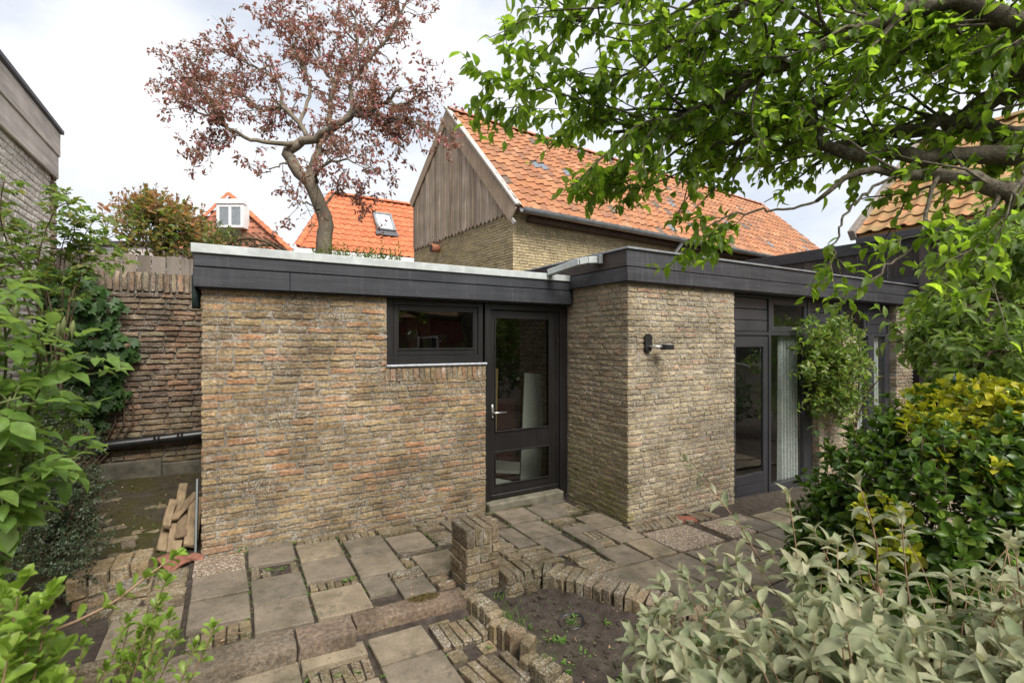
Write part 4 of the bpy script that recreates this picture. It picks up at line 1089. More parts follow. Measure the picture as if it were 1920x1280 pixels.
# gutter
mb = MB(); V_ = []; T_ = []
N = 9
for q, a in enumerate((-.06, 13.2)):
    for k in range(N):
        t_ = math.pi * k / (N - 1)
        V_.append(bp(a, -.37 + .075 * math.cos(t_), EZ - .05 - .085 * math.sin(t_)))
    for k in range(N):
        t_ = math.pi * k / (N - 1)
        V_.append(bp(a, -.37 + .068 * math.cos(t_), EZ - .05 - .078 * math.sin(t_)))
for k in range(N - 1):
    T_ += [(k, k + 1, 2 * N + k + 1), (k, 2 * N + k + 1, 2 * N + k), (N + k, 3 * N + k + 1, N + k + 1), (N + k, 3 * N + k, 3 * N + k + 1), (k, N + k + 1, k + 1), (k, N + k, N + k + 1)]
mb.add(V_, T_); mb.tube([bp(-.06, -.30, EZ - .055), bp(13.2, -.30, EZ - .055)], .012, 6); mb.build('gutter', ZINCD, barn, True)
mb = MB(); mb.tube([bp(4.62, -.33, EZ - .12), bp(4.62, -.1, EZ - .35), bp(4.62, -.08, 2.2)], .045, 8); mb.build('downpipe', m_plain('grey_pipe', (.4, .4, .38), .6), barn, True)
mb = MB(); slab_box(mb, bp(.3, -.2, EZ - .2), BA, BB, ZUP, 13, .2, .08); mb.build('eave_board', BRN, barn)
mb = MB()
c_ = bp(-.0, 3.1, 3.98); mb.tube([c_ - BA * .20 - BB * .02, c_ + BA * .02], [.10, .085], 16); mb.tube([c_ - BA * .205, c_ - BA * .17], [.108, .108], 16)
tp = mb.build('vent_pipe', TERRA, barn, True)
mb = MB(); mb.tube([c_ - BA * .2075, c_ - BA * .2055], .085, 16); mb.build('pipe_mouth', DARKIN, tp)

# ------------------------------------------------------------------ houses further back
XA = np.array([1.0, 0, 0]); YB = np.array([0, 1.0, 0])
# left: steep tiled hip end with a white window
hl = thing('tiled_house', 'distant house with steep brown red tiled end, bright orange hips and white window', 'house', at(430, 640, 21) * np.array([1, 1, 0]))
hd = nrm([RGT[0], RGT[1], 0]); hf = nrm([FWD[0], FWD[1], 0])
apex = at(430, 366, 21.6); e0 = at(300, 480, 20.3); e1 = at(566, 486, 20.3)
zE = 5.45
def hp(px, z, d): p = at(px, 640, d); p[2] = z; return p
hk = nrm(ray(430, 640) * np.array([1, 1, 0]))
e0 = hp(312, 5.30, 20.2); e1 = hp(557, 5.30, 20.2)
mid = (e0 + e1) / 2; W_ = np.linalg.norm(e1 - e0); upv = apex - mid; SL = np.linalg.norm(upv)
mb = MB(); n_ = np.cross(hd, nrm(upv))
mb.add([e0 - n_ * .05, e1 - n_ * .05, apex - n_ * .05, e0 + hk * 9 + hd * .6, e1 + hk * 9 - hd * .6, apex + hk * 9], [(0, 1, 2), (0, 2, 5), (0, 5, 3), (1, 4, 5), (1, 5, 2), (3, 5, 4)])
rf = mb.build('roof', TL3, hl)
wz0, wz1 = (at(430, 425, 20.6)[2], at(430, 384, 20.9)[2])
def sk(x, y):
    t = y / SL; half = W_ / 2 * (1 - t)
    return abs(x - W_ / 2) > half - .02
tile_roof(rf, e0, hd, upv, W_, SL, .26, .30, TL3, TL3J, 150, 6, skip=sk)
ridge(rf, e0 + n_ * .06, apex + n_ * .06, .15, TL2, .4); ridge(rf, e1 + n_ * .06, apex + n_ * .06, .15, TL2, .4)
mb = MB(); b0 = hp(318, 0, 20.4); b1 = hp(551, 0, 20.4); mb.obox((b0 + b1) / 2 + hf * 4.4 + ZUP * 2.6, hd, hf, ZUP, np.linalg.norm(b1 - b0), 8.6, 5.3); mb.build('wall', BRK_R, hl)
wc = at(432, 405, 20.42)
mb = MB(); ww, wh = 1.12, .98
for x0, x1, z0, z1 in ((-ww / 2, -ww / 2 + .11, -wh / 2, wh / 2), (ww / 2 - .11, ww / 2, -wh / 2, wh / 2), (-.055, .055, -wh / 2, wh / 2), (-ww / 2 + .11, -.055, -wh / 2, -wh / 2 + .1), (.055, ww / 2 - .11, -wh / 2, -wh / 2 + .1), (-ww / 2 + .11, -.055, wh / 2 - .12, wh / 2), (.055, ww / 2 - .11, wh / 2 - .12, wh / 2)):
    mb.obox(wc + hd * (x0 + x1) / 2 + ZUP * (z0 + z1) / 2, hd, hf, ZUP, x1 - x0, .1, z1 - z0, .006)
mb.obox(wc + hf * .25, hd, hf, ZUP, ww, .4, wh)
wd = mb.build('window', WHITE, hl)
for sx in (-.25, .25):
    mb = MB(); mb.obox(wc + hd * sx - hf * .01, hd, hf, ZUP, .38, .03, .74, .001); mb.build('pane', m_plain('grey_pane', (.22, .24, .25), .1, .5) if sx < 0 else bpy.data.materials['grey_pane'], wd)
mb = MB(); mb.obox(wc + ZUP * (wh / 2 + .11) + hf * .06, hd, hf, ZUP, ww + .06, .32, .2, .01); mb.build('dormer_hood', WHITE, hl)

# right: bright orange roof with a skylight
hr = thing('tiled_house', 'distant house with bright orange tiled roof, white gutter and one skylight', 'house', (5, 18, 0))
Y2 = 16.5; E0 = ray(556, 470); E0 = E0 * (Y2 / E0[1]) + [0, 0, CAM_H]
x0_ = E0[0]; ez = 4.72; rz = 7.15; Y3 = 18.6
P0 = np.array([x0_, Y2, ez]); upv = np.array([0, Y3 - Y2, rz - ez]); SL = np.linalg.norm(upv)
n_ = np.cross(XA, nrm(upv))
def roofp(px, py):
    r = ray(px, py); k = (n_ @ (P0 - np.array([0, 0, CAM_H]))) / (n_ @ r); return r * k + np.array([0, 0, CAM_H])
hw = roofp(626, 390)[0] - x0_                  # the roof is hipped at its left end
A_ = [P0, P0 + XA * 11, P0 + XA * 11 + upv, P0 + XA * hw + upv]
B_ = [np.array([q[0], 2 * Y3 - q[1], q[2]]) for q in A_]
mb = MB(); mb.add([q - ZUP * .08 for q in A_ + B_], [(0, 1, 2), (0, 2, 3), (4, 6, 5), (4, 7, 6), (0, 3, 4), (1, 5, 2), (0, 5, 1), (0, 4, 5)])
rf = mb.build('roof', TL3, hr)
tile_roof(rf, P0, XA, upv, 11, SL, .26, .30, TL2, TL2J, 300, 8, skip=lambda x, y: x < hw * y / SL)
ridge(rf, (x0_ + hw, Y3, rz + .02), (x0_ + 11, Y3, rz + .02), .13, TL2, .4); ridge(rf, A_[0] + ZUP * .02, A_[3] + ZUP * .02, .12, TL2, .4)
mb = MB(); mb.box(x0_ + .15, x0_ + 10.8, Y2 + .2, Y3 + 2, 0, ez - .05); mb.build('wall', BRK_R, hr)
mb = MB(); mb.box(x0_ - .08, x0_ + 11, Y2 - .12, Y2 + .04, ez - .22, ez - .03, .01); mb.box(x0_ - .081, x0_ + .03, Y2 + .0405, Y2 + .8, ez - .2, ez - .02, .01); mb.build('gutter', WHITE, hr)
sc = roofp(719, 421); u_ = nrm(upv)
mb = MB()
for du, dv, lu, lv in ((-.30, 0, .09, 1.0), (.30, 0, .09, 1.0), (0, .46, .51, .09), (0, -.46, .51, .09)): mb.obox(sc + n_ * .12 + XA * du + u_ * dv, XA, u_, n_, lu, lv, .12, .01)
sky_l = mb.build('skylight', ZINCD, hr)
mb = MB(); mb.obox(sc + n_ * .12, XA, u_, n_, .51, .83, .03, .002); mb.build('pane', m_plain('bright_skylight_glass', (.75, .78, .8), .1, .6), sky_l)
mb = MB(); mb.obox(sc + n_ * .09 - u_ * .62, XA, u_, n_, .8, .24, .03, .01); mb.build('flashing', m_plain('dark_lead', (.10, .10, .11), .6), sky_l)
# a pale house glimpsed at the far left
ph = thing('pale_house', 'pale plastered house glimpsed between the bushes at far left', 'house', at(210, 640, 17) * np.array([1, 1, 0]))
pc_ = at(215, 640, 17); pc_[2] = 0
mb = MB(); mb.obox(pc_ + ZUP * 2.55 + hf * 2, hd, hf, ZUP, 2.6, 4, 5.1); pw_ = mb.build('wall', m_plain('pale_plaster', (.55, .49, .46), .9, .2, 0, .1), ph)
mb = MB(); mb.obox(pc_ + ZUP * 5.2 + hf * 2, hd, hf, ZUP, 2.8, 4.2, .16); mb.build('roof', DARKIN, ph)
mb = MB(); mb.obox(pc_ + ZUP * 4.55 - hd * .3 - hf * .01, hd, hf, ZUP, .8, .06, .9); mb.build('window', m_plain('dim_window', (.12, .14, .16), .15, .5), pw_)

# ------------------------------------------------------------------ black fence on the right and the timber clad house
XFN = 10.02
bf = thing('black_fence', 'tall black stained board fence with gaps rising behind the garden room roof', 'fence', (XFN, 7, 0))
BSTN = m_wood('black_stained_board', None, 'z', .4, .7, palette=[(.055, .047, .042), (.075, .062, .054), (.045, .039, .035), (.10, .08, .065)], island=None)
yy = 3.5; i = 0
while yy < 11:
    w_ = .235
    V_, T_ = cbox((.028, w_, 3.4), .003)
    link('fence_board', mk('fence_board', V_, T_), bf, Matrix.Translation((XFN + (.012 if i % 2 else 0), yy + w_ / 2, 1.80)), BSTN); yy += w_ + (.005 if yy < 5.2 else .022); i += 1
mb = MB(); mb.box(XFN - .06, XFN - .016, 3.5, 11, 3.36, 3.575); mb.build('fence_rail', BLACKR, bf)
mb = MB(); mb.box(XFN - .06, XFN - .016, 3.5, 11, 2.75, 2.86); mb.build('fence_rail', BLACKR, bf)
mb = MB(); mb.box(XFN - .10, XFN + .06, 3.345, 3.495, 0, 3.68); mb.build('fence_post', m_wood('grey_post', (.10, .085, .075), 'z', .3), bf)
h3 = thing('timber_house', 'house with mossy orange pantile roof above dark vertical timber cladding on the right', 'house', (11.5, 1, 0))
mb = MB(); mb.box(10.06, 15, 1.85, 3.34, -.3, 3.84); mb.build('wall', DARKIN, h3)
BRNB = m_wood('brown_cladding', None, 'z', .35, .75, palette=[(.12, .09, .072), (.15, .112, .09), (.10, .075, .06)], island=None)
yy = 1.85
while yy < 3.2:
    V_, T_ = cbox((.03, .135, 1.75), .003); link('cladding_board', mk('cladding_board', V_, T_), h3, Matrix.Translation((10.03, yy + .07, 2.72)), BRNB); yy += .148
mb = MB(); mb.box(10.012, 10.058, 1.86, 2.05, -.3, 1.84); w3 = mb.build('brick_front', MORT_B, h3)
mb = MB(); mb.box(10.012, 10.058, 3.16, 3.34, -.3, 1.84); mb.build('brick_front', MORT_B, h3)
it = lay_courses((10.0, 3.35, -.2), (0, -1, 0), (0, 0, 1), (-1, 0, 0), .2, 2.04, .0575, LENS_B, .012, seed=61, depth_=.04) + lay_courses((10.0, 2.05, -.2), (0, -1, 0), (0, 0, 1), (-1, 0, 0), .19, 2.04, .0575, LENS_B, .012, seed=62, depth_=.04)
pieces('brick', WALLT, it, BRK_B, BRK_B2, w3, 0, 'brickwork', 'brickC')
mb = MB(); mb.box(10.0, 10.05, 2.06, 2.12, -.2, 1.84); mb.box(10.0, 10.05, 2.62, 2.70, -.2, 1.84); mb.box(10.0, 10.05, 3.09, 3.155, -.2, 1.84); mb.box(10.001, 10.05, 2.1205, 2.6195, 1.76, 1.84); dr3 = mb.build('door_frame', FRAMEG, h3)
mb = MB(); mb.box(10.02, 10.05, 2.1205, 2.6195, -.2, 1.7595); mb.build('door', FRAMEG, h3)
mb = MB(); mb.box(10.02, 10.04, 2.7005, 3.0895, -.2, 1.84); mb.build('side_window', DARKIN, h3)
mb = MB(); mb.box(10.0, 10.018, 3.0, 3.085, 1.1, 1.5); mb.build('blue_panel', m_plain('blue_paint', (.10, .25, .50), .4, .4), h3)
P0 = np.array([9.78, 4.35, 3.68]); upv = np.array([2.75, 0, 2.2]); SL = np.linalg.norm(upv)
mb = MB(); n_ = np.cross(-YB, nrm(upv)); mb.obox(P0 - YB * 1.3 + upv / 2 - n_ * .06, -YB, nrm(upv), n_, 2.6, SL, .06)
mb.obox(np.array([12.53 + 1.375, 3.05, 4.78]), YB, nrm([2.75, 0, -2.2]), np.cross(YB, nrm([2.75, 0, -2.2])), 2.6, SL, .06); rf = mb.build('roof', TL4, h3)
tile_roof(rf, P0, -YB, upv, 2.7, SL, .235, .31, TL4, TL4J, 260, 9)
ridge(rf, (12.53, 4.35, 5.9), (12.53, 1.65, 5.9), .12, TL4, .4)
mb = MB(); u_ = nrm(upv); mb.obox(P0 + YB * .06 + upv / 2 + n_ * .03, YB, u_, n_, .11, SL + .1, .2, .01); mb.build('verge_board', m_wood('dull_verge', (.24, .21, .18), 'x', .2), h3)
mb = MB(); mb.box(9.72, 9.8, 1.65, 4.35, 3.50, 3.62, .01); mb.build('gutter', FRAMEG, h3)
# ------------------------------------------------------------------ vegetation
def leaf_tmpl(st, prof, fold=.25, curl=.15, wav=0, seed=0):
    """unit leaf: y 0..1 along the midrib, x -.5..+.5, z up; folded along the midrib and curled at the tip"""
    r = random.Random(seed); V = []; T = []
    V.append((0, 0, 0))
    for y, w in zip(st, prof):
        zc = -curl * y * y + .06 * math.sin(y * 3)
        V.append((-w * .5, y, zc + fold * w * .5 + wav * r.uniform(-1, 1))); V.append((0, y + .01, zc)); V.append((w * .5, y, zc + fold * w * .5 + wav * r.uniform(-1, 1)))
    V.append((0, 1, -curl + .06 * math.sin(3)))
    T += [(0, 2, 1), (0, 3, 2)]
    for k in range(len(st) - 1):
        a = 1 + 3 * k; T += [(a, a + 1, a + 4), (a, a + 4, a + 3), (a + 1, a + 2, a + 5), (a + 1, a + 5, a + 4)]
    a = 1 + 3 * (len(st) - 1); e = len(V) - 1
    T += [(a, a + 1, e), (a + 1, a + 2, e)]
    return np.array(V), np.array(T)
OVAL = [leaf_tmpl((.1, .32, .58, .82), (.5, .97, .92, .46), f, c, .02, s) for s, (f, c) in enumerate([(.25, .12), (.4, .3), (.12, .05), (.3, .45), (.5, .2)])]
ELLI = [leaf_tmpl((.1, .3, .55, .8), (.5, .95, 1.0, .6), f, c, .01, s) for s, (f, c) in enumerate([(.2, .25), (.3, .4), (.12, .15), (.25, .6), (.18, .35)])]
LANCE = [leaf_tmpl((.12, .35, .62, .85), (.5, .98, .9, .48), f, c, .015, s) for s, (f, c) in enumerate([(.35, .15), (.5, .35), (.2, .05), (.45, .55), (.3, .28)])]
OBOV = [leaf_tmpl((.15, .45, .72, .9), (.3, .8, 1.0, .72), f, c, .015, s) for s, (f, c) in enumerate([(.2, .1), (.3, .25), (.12, -.05), (.35, .35)])]
SMALL = [leaf_tmpl((.3, .7), (.85, .8), f, c, .0, s) for s, (f, c) in enumerate([(.25, .1), (.4, .3), (.15, -.05)])]
IVY = [(np.array([(0, 0, 0), (-.5, .12, .03), (-.32, .38, .04), (-.45, .6, .0), (-.14, .66, .03), (0, 1, -.06), (.14, .66, .03), (.45, .6, 0), (.32, .38, .04), (.5, .12, .03), (0, .45, -.02)], float),
        np.array([(10, 1, 0), (10, 2, 1), (10, 3, 2), (10, 4, 3), (10, 5, 4), (10, 6, 5), (10, 7, 6), (10, 8, 7), (10, 9, 8), (10, 0, 9)]))]

def orient(d, up):
    d = nrm(d); s = np.cross(d, up)
    if np.linalg.norm(s) < 1e-3: s = np.cross(d, (1, .3, 0))
    s = nrm(s); return s, d, np.cross(s, d)
class Plant:
    def __init__(s, name, label, cat, base, tmpl, mat, stemmat, seed, group=None):
        s.root = thing(name, label, cat, base, group); s.t = tmpl; s.mat = mat; s.sm = stemmat
        s.r = np.random.RandomState(seed); s.lv = []; s.mb = MB(); s.mb2 = None
    def leaf(s, p, d, up, ln, wd, alt=0):
        a, b, c = orient(d, up); s.lv.append((s.r.randint(len(s.t)), p, a, b, c, ln, wd, alt))
    def stem(s, pts, r0, r1=None, k=5):
        pts = np.asarray(pts); s.mb.add(*tube(pts, np.linspace(r0, r1 if r1 is not None else r0 * .4, len(pts)), k))
    def shoot(s, p0, p1, n, ln, wd, start=.3, ang=60, bow=.1, rad=.004, droop=.2, upmix=.6, jitter=.25, alt=0, tipcluster=3, taper=.35):
        r = s.r; p0, p1 = np.asarray(p0, float), np.asarray(p1, float); L = np.linalg.norm(p1 - p0)
        off = r.normal(size=3) * bow * L
        pts = smooth_path([p0, (p0 + p1) / 2 + off, p1], 7)
        s.stem(pts, rad, rad * .35, 4)
        az = r.uniform(0, 6.28)
        for i in range(n):
            t = start + (1 - start) * (i + r.uniform(.2, .8)) / n
            f = t * 6; k = min(int(f), 5); q = pts[k] + (pts[k + 1] - pts[k]) * (f - k); d = nrm(pts[k + 1] - pts[k])
            az += 2.4 + r.normal() * .3
            a = nrm(np.cross(d, (.31, .22, 1.0))); b = np.cross(d, a); rad_ = a * math.cos(az) + b * math.sin(az)
            an = math.radians(ang + r.normal() * 14) * (1 - .45 * (t > .9))
            ld = d * math.cos(an) + rad_ * math.sin(an) + r.normal(size=3) * jitter * .5 - np.array([0, 0, droop])
            up = d * upmix + np.array([0, 0, 1 - upmix]) + r.normal(size=3) * jitter
            g = r.uniform(.7, 1.15) * (1 - taper * max(0, (t - .6) / .4))
            s.leaf(q, ld, up, ln * g, wd * g * r.uniform(.85, 1.1), alt)
        d = nrm(pts[-1] - pts[-2])
        for i in range(tipcluster):
            az += 2.1; a = nrm(np.cross(d, (.31, .22, 1.0))); b = np.cross(d, a); rad_ = a * math.cos(az) + b * math.sin(az)
            s.leaf(pts[-1], d * .9 + rad_ * .45 - np.array([0, 0, droop * .4]), d * .4 + np.array([0, 0, .5]) - rad_ * .3, ln * r.uniform(.45, .75), wd * r.uniform(.45, .7), alt)
    def finish(s, limit=300, key=None, mats=None, leafname='leaf', stemname='stems', fol='foliage', smooth=True):
        if s.mb.V: s.mb.build(stemname, s.sm, s.root, True)
        mats = mats or {0: s.mat}
        sc = [(score(p, ln), i) for i, (v, p, a, b, c, ln, wd, alt) in enumerate(s.lv)]
        top = set(i for _, i in sorted(sc, reverse=True)[:limit])
        for alt, (m1, m2) in mats.items():
            A = []; B = []
            for i, (v, p, a, b, c, ln, wd, al) in enumerate(s.lv):
                if al != alt: continue
                (A if i in top else B).append((v, axes(a, b, c, p, wd, ln, ln * .9), 1))
            if A: pieces(leafname, s.t, A, m1, m2, s.root, 10 ** 6, key=(key or s.root.name) + str(alt), smooth=smooth)
            if B: pieces(leafname, s.t, B, m1, m2, s.root, 0, fol, smooth=smooth)
def ml(name, pal, **k): return both(m_leaf, name, pal, **k)

BARK = m_brick('grey_green_bark', [(.13, .11, .08), (.17, .145, .105)], lichen=.5, grime=.8, lich_col=(.24, .25, .17), bump=.9)
BARKR = m_brick('crab_bark', [(.20, .165, .12), (.25, .21, .155)], lichen=.4, grime=.6, lich_col=(.30, .28, .2), bump=.8)
TWIG = m_plain('brown_twig', (.12, .085, .055), .8, .2, 0, .3, 20)
GTWIG = m_plain('green_twig', (.11, .13, .045), .7, .3, 0, .3, 20)
RTWIG = m_plain('tan_twig', (.26, .165, .10), .7, .3, 0, .3, 20)

def bez(P, n): return smooth_path(np.array(P), n)
def limb(pl, P, r0, r1, n=18, k=9, wob=.012):
    pts = bez([at(*q) for q in P], n)
    pts[1:-1] += pl.r.normal(size=(n - 2, 3)) * wob
    rad = np.linspace(r0, r1, n)
    pl.mb.add(*tube(pts, rad, k)); return pts, rad
def sub(pl, p, d, L, r0, n=7, wander=.22, droop=0):
    pts = [np.array(p)]; d = nrm(d)
    for i in range(n - 1):
        d = nrm(d + pl.r.normal(size=3) * wander + np.array([0, 0, droop])); pts.append(pts[-1] + d * L / (n - 1))
    pts = np.array(pts); pl.mb.add(*tube(pts, np.linspace(r0, r0 * .35, n), 5)); return pts
def side_dir(r, d, lo, hi, bias=None, bw=0):
    a = nrm(np.cross(d, r.normal(size=3))); an = math.radians(r.uniform(lo, hi))
    v = d * math.cos(an) + a * math.sin(an)
    if bias is not None: v = v + np.asarray(bias) * bw
    return nrm(v)

# --- big fruit tree over the camera on the right
APPLE = ml('fruit_leaf', [(.085, .145, .022), (.115, .185, .028), (.065, .12, .02), (.15, .225, .035), (.095, .16, .025), (.13, .185, .04)], trans=.55, tcol=(3.5, 3.4, 1.4), rough=.45, spec=.3)
ft = Plant('fruit_tree', 'large spreading tree with bright green oval leaves and mossy limbs overhanging from the right', 'tree', at(2260, 640, 2.5) * np.array([1, 1, 0]), OVAL, APPLE[0], BARK, 5)
LIMBS = [
    ([(2260, 1300, 2.5), (2240, 900, 2.5), (2215, 560, 2.48), (2160, 330, 2.42), (2080, 180, 2.35)], .15, .10),
    ([(2160, 330, 2.42), (2040, 300, 2.3), (1920, 268, 2.25), (1870, 250, 2.25), (1810, 222, 2.28), (1760, 226, 2.32), (1700, 248, 2.36), (1630, 262, 2.4), (1560, 275, 2.45), (1480, 280, 2.5)], .065, .016),
    ([(2170, 380, 2.42), (2050, 300, 2.15), (1920, 290, 2.1), (1820, 289, 2.1), (1740, 302, 2.12), (1680, 284, 2.16), (1600, 292, 2.2), (1548, 274, 2.22), (1530, 240, 2.25), (1490, 221, 2.28), (1430, 226, 2.3), (1330, 280, 2.35)], .05, .01),
    ([(2200, 470, 2.4), (2060, 440, 2.1), (1920, 375, 1.95), (1870, 348, 1.95), (1790, 331, 1.98), (1700, 326, 2.02), (1610, 327, 2.05), (1530, 378, 2.1)], .055, .008),
    ([(2080, 180, 2.35), (1990, 140, 2.2), (1920, 120, 2.1), (1880, 92, 2.1), (1830, 86, 2.12), (1760, 76, 2.15), (1690, 100, 2.2), (1600, 150, 2.25), (1520, 200, 2.3), (1440, 250, 2.35), (1350, 270, 2.4)], .07, .010),
    ([(1920, 120, 2.1), (1870, 60, 2.12), (1820, 0, 2.1), (1780, -90, 2.1)], .055, .04),
    ([(2080, 180, 2.35), (2040, 60, 2.0), (1960, 30, 1.85), (1860, 30, 1.85), (1760, 10, 1.88), (1680, 28, 1.9), (1600, 55, 1.95), (1500, 108, 2.0), (1420, 150, 2.05), (1330, 195, 2.1), (1240, 222, 2.15), (1150, 248, 2.2)], .052, .007),
    ([(1820, 222, 2.28), (1850, 192, 2.25), (1920, 168, 2.2), (1990, 120, 2.1)], .04, .022),
    ([(1780, -90, 2.1), (1640, -110, 2.0), (1480, -60, 1.95), (1320, -20, 1.95), (1180, -10, 2.0), (1080, 40, 2.0)], .04, .006),
    ([(1480, -60, 1.95), (1380, 20, 2.0), (1290, 70, 2.05), (1210, 120, 2.1), (1130, 170, 2.1)], .016, .004),
    ([(1430, 226, 2.3), (1330, 250, 2.3), (1240, 300, 2.3), (1170, 340, 2.3), (1100, 345, 2.3)], .009, .003),
    ([(1530, 378, 2.1), (1450, 395, 2.15), (1390, 400, 2.15), (1330, 420, 2.15), (1290, 450, 2.15)], .006, .003),
    ([(1760, 331, 1.98), (1735, 400, 1.95), (1720, 455, 1.9), (1660, 500, 1.9), (1600, 545, 1.9)], .009, .003),
    ([(1870, 348, 1.95), (1850, 420, 1.9), (1810, 470, 1.9), (1740, 520, 1.9)], .009, .003),
    ([(1700, 326, 2.02), (1640, 350, 2.0), (1590, 400, 2.0), (1570, 440, 2.0), (1560, 480, 2.0)], .007, .003),
    ([(1240, 222, 2.15), (1180, 210, 2.1), (1090, 185, 2.1), (1020, 172, 2.05), (960, 158, 2.0), (925, 150, 2.0)], .005, .0025),
    ([(1990, 120, 2.1), (1960, 260, 1.8), (1920, 330, 1.7), (1880, 420, 1.7)], .014, .004),
]
tips = []
def twig_leaves(pl, pts, n, ln, wd, droop=.35):
    m = len(pts)
    for i in range(n):
        t = (i + pl.r.uniform(0, 1)) / n * (m - 1); k = min(int(t), m - 2); q = pts[k] + (pts[k + 1] - pts[k]) * (t - k); d = nrm(pts[k + 1] - pts[k])
        ld = side_dir(pl.r, d, 25, 80) - np.array([0, 0, droop]); g = pl.r.uniform(.6, 1.15)
        pl.leaf(q, ld, np.array([0, 0, 1]) + pl.r.normal(size=3) * .45, ln * g, wd * g)
for li, (P, r0, r1) in enumerate(LIMBS):
    pts, rad = limb(ft, P, r0, r1, 22 if li else 14, 9, .010 if r0 > .02 else .006)
    if li == 0: continue
    Ls = np.linalg.norm(np.diff(pts, axis=0), axis=1).sum()
    nsub = int(Ls * (20 if r0 > .012 else (4.5 if li in (12, 13, 14, 16) else 9)))
    for j in range(nsub):
        t = ft.r.uniform(.12 if r0 > .012 else .3, 1); k = min(int(t * 21), 20)
        p = pts[k]; x, y, d_ = proj(p)
        if x > 2150: continue
        if x > 1480 and y > 275 and r0 > .012 and ft.r.uniform() < .88: continue
        dd = nrm(pts[k + 1] - pts[k])
        up = -.12 if r0 < .012 else ft.r.uniform(-.35, .45)
        sd = side_dir(ft.r, dd, 20, 70, np.array([-RGT[0] * .5, -RGT[1] * .5, up]), .8)
        L = ft.r.uniform(.28, .72) * (1 if r0 > .012 else .45)
        s1 = sub(ft, p, sd, L, min(rad[k] * .5, .0075) , 7, .2, -.02)
        for q in range(int(3 + L * 7)):
            tt = ft.r.uniform(.15, 1); kk = min(int(tt * 6), 5)
            s2 = sub(ft, s1[kk], side_dir(ft.r, nrm(s1[kk + 1] - s1[kk]), 25, 75, (0, 0, -.25), .5), ft.r.uniform(.06, .17), .0022, 4, .25, -.03)
            twig_leaves(ft, s2, ft.r.randint(5, 9), .054, .031)
        twig_leaves(ft, s1[3:], 4, .058, .033)
    twig_leaves(ft, pts[16:], 6, .066, .036)
# clusters at the tip of the long left twig and leaves hanging in at the top
for px, py, d, n in ((925, 150, 2.0, 7), (960, 160, 2.0, 7), (1000, 168, 2.03, 8), (1040, 175, 2.06, 7), (1085, 186, 2.1, 8)):
    for i in range(n):
        p = at(px + ft.r.normal() * 8, py + ft.r.normal() * 6, d); ft.leaf(p, ft.r.normal(size=3) * .7 - RGT[0] * np.array([.3, 0, 0]) - np.array([0, 0, .35]), np.array([0, 0, 1]) + ft.r.normal(size=3) * .5, ft.r.uniform(.05, .09), ft.r.uniform(.03, .046))
ft.stem(bez([at(*q) for q in [(1080, -60, 1.7), (1010, -40, 1.7), (960, -20, 1.7), (945, -8, 1.7)]], 8), .004)
for px, py in ((950, -5), (972, -12), (958, -8), (985, -25)):
    ft.leaf(at(px, py, 1.7), np.array([.05, 0, -1]) + ft.r.normal(size=3) * .2, ft.r.normal(size=3), .065, .04)
ft.finish(300, 'apple', {0: APPLE}, stemname='limbs')

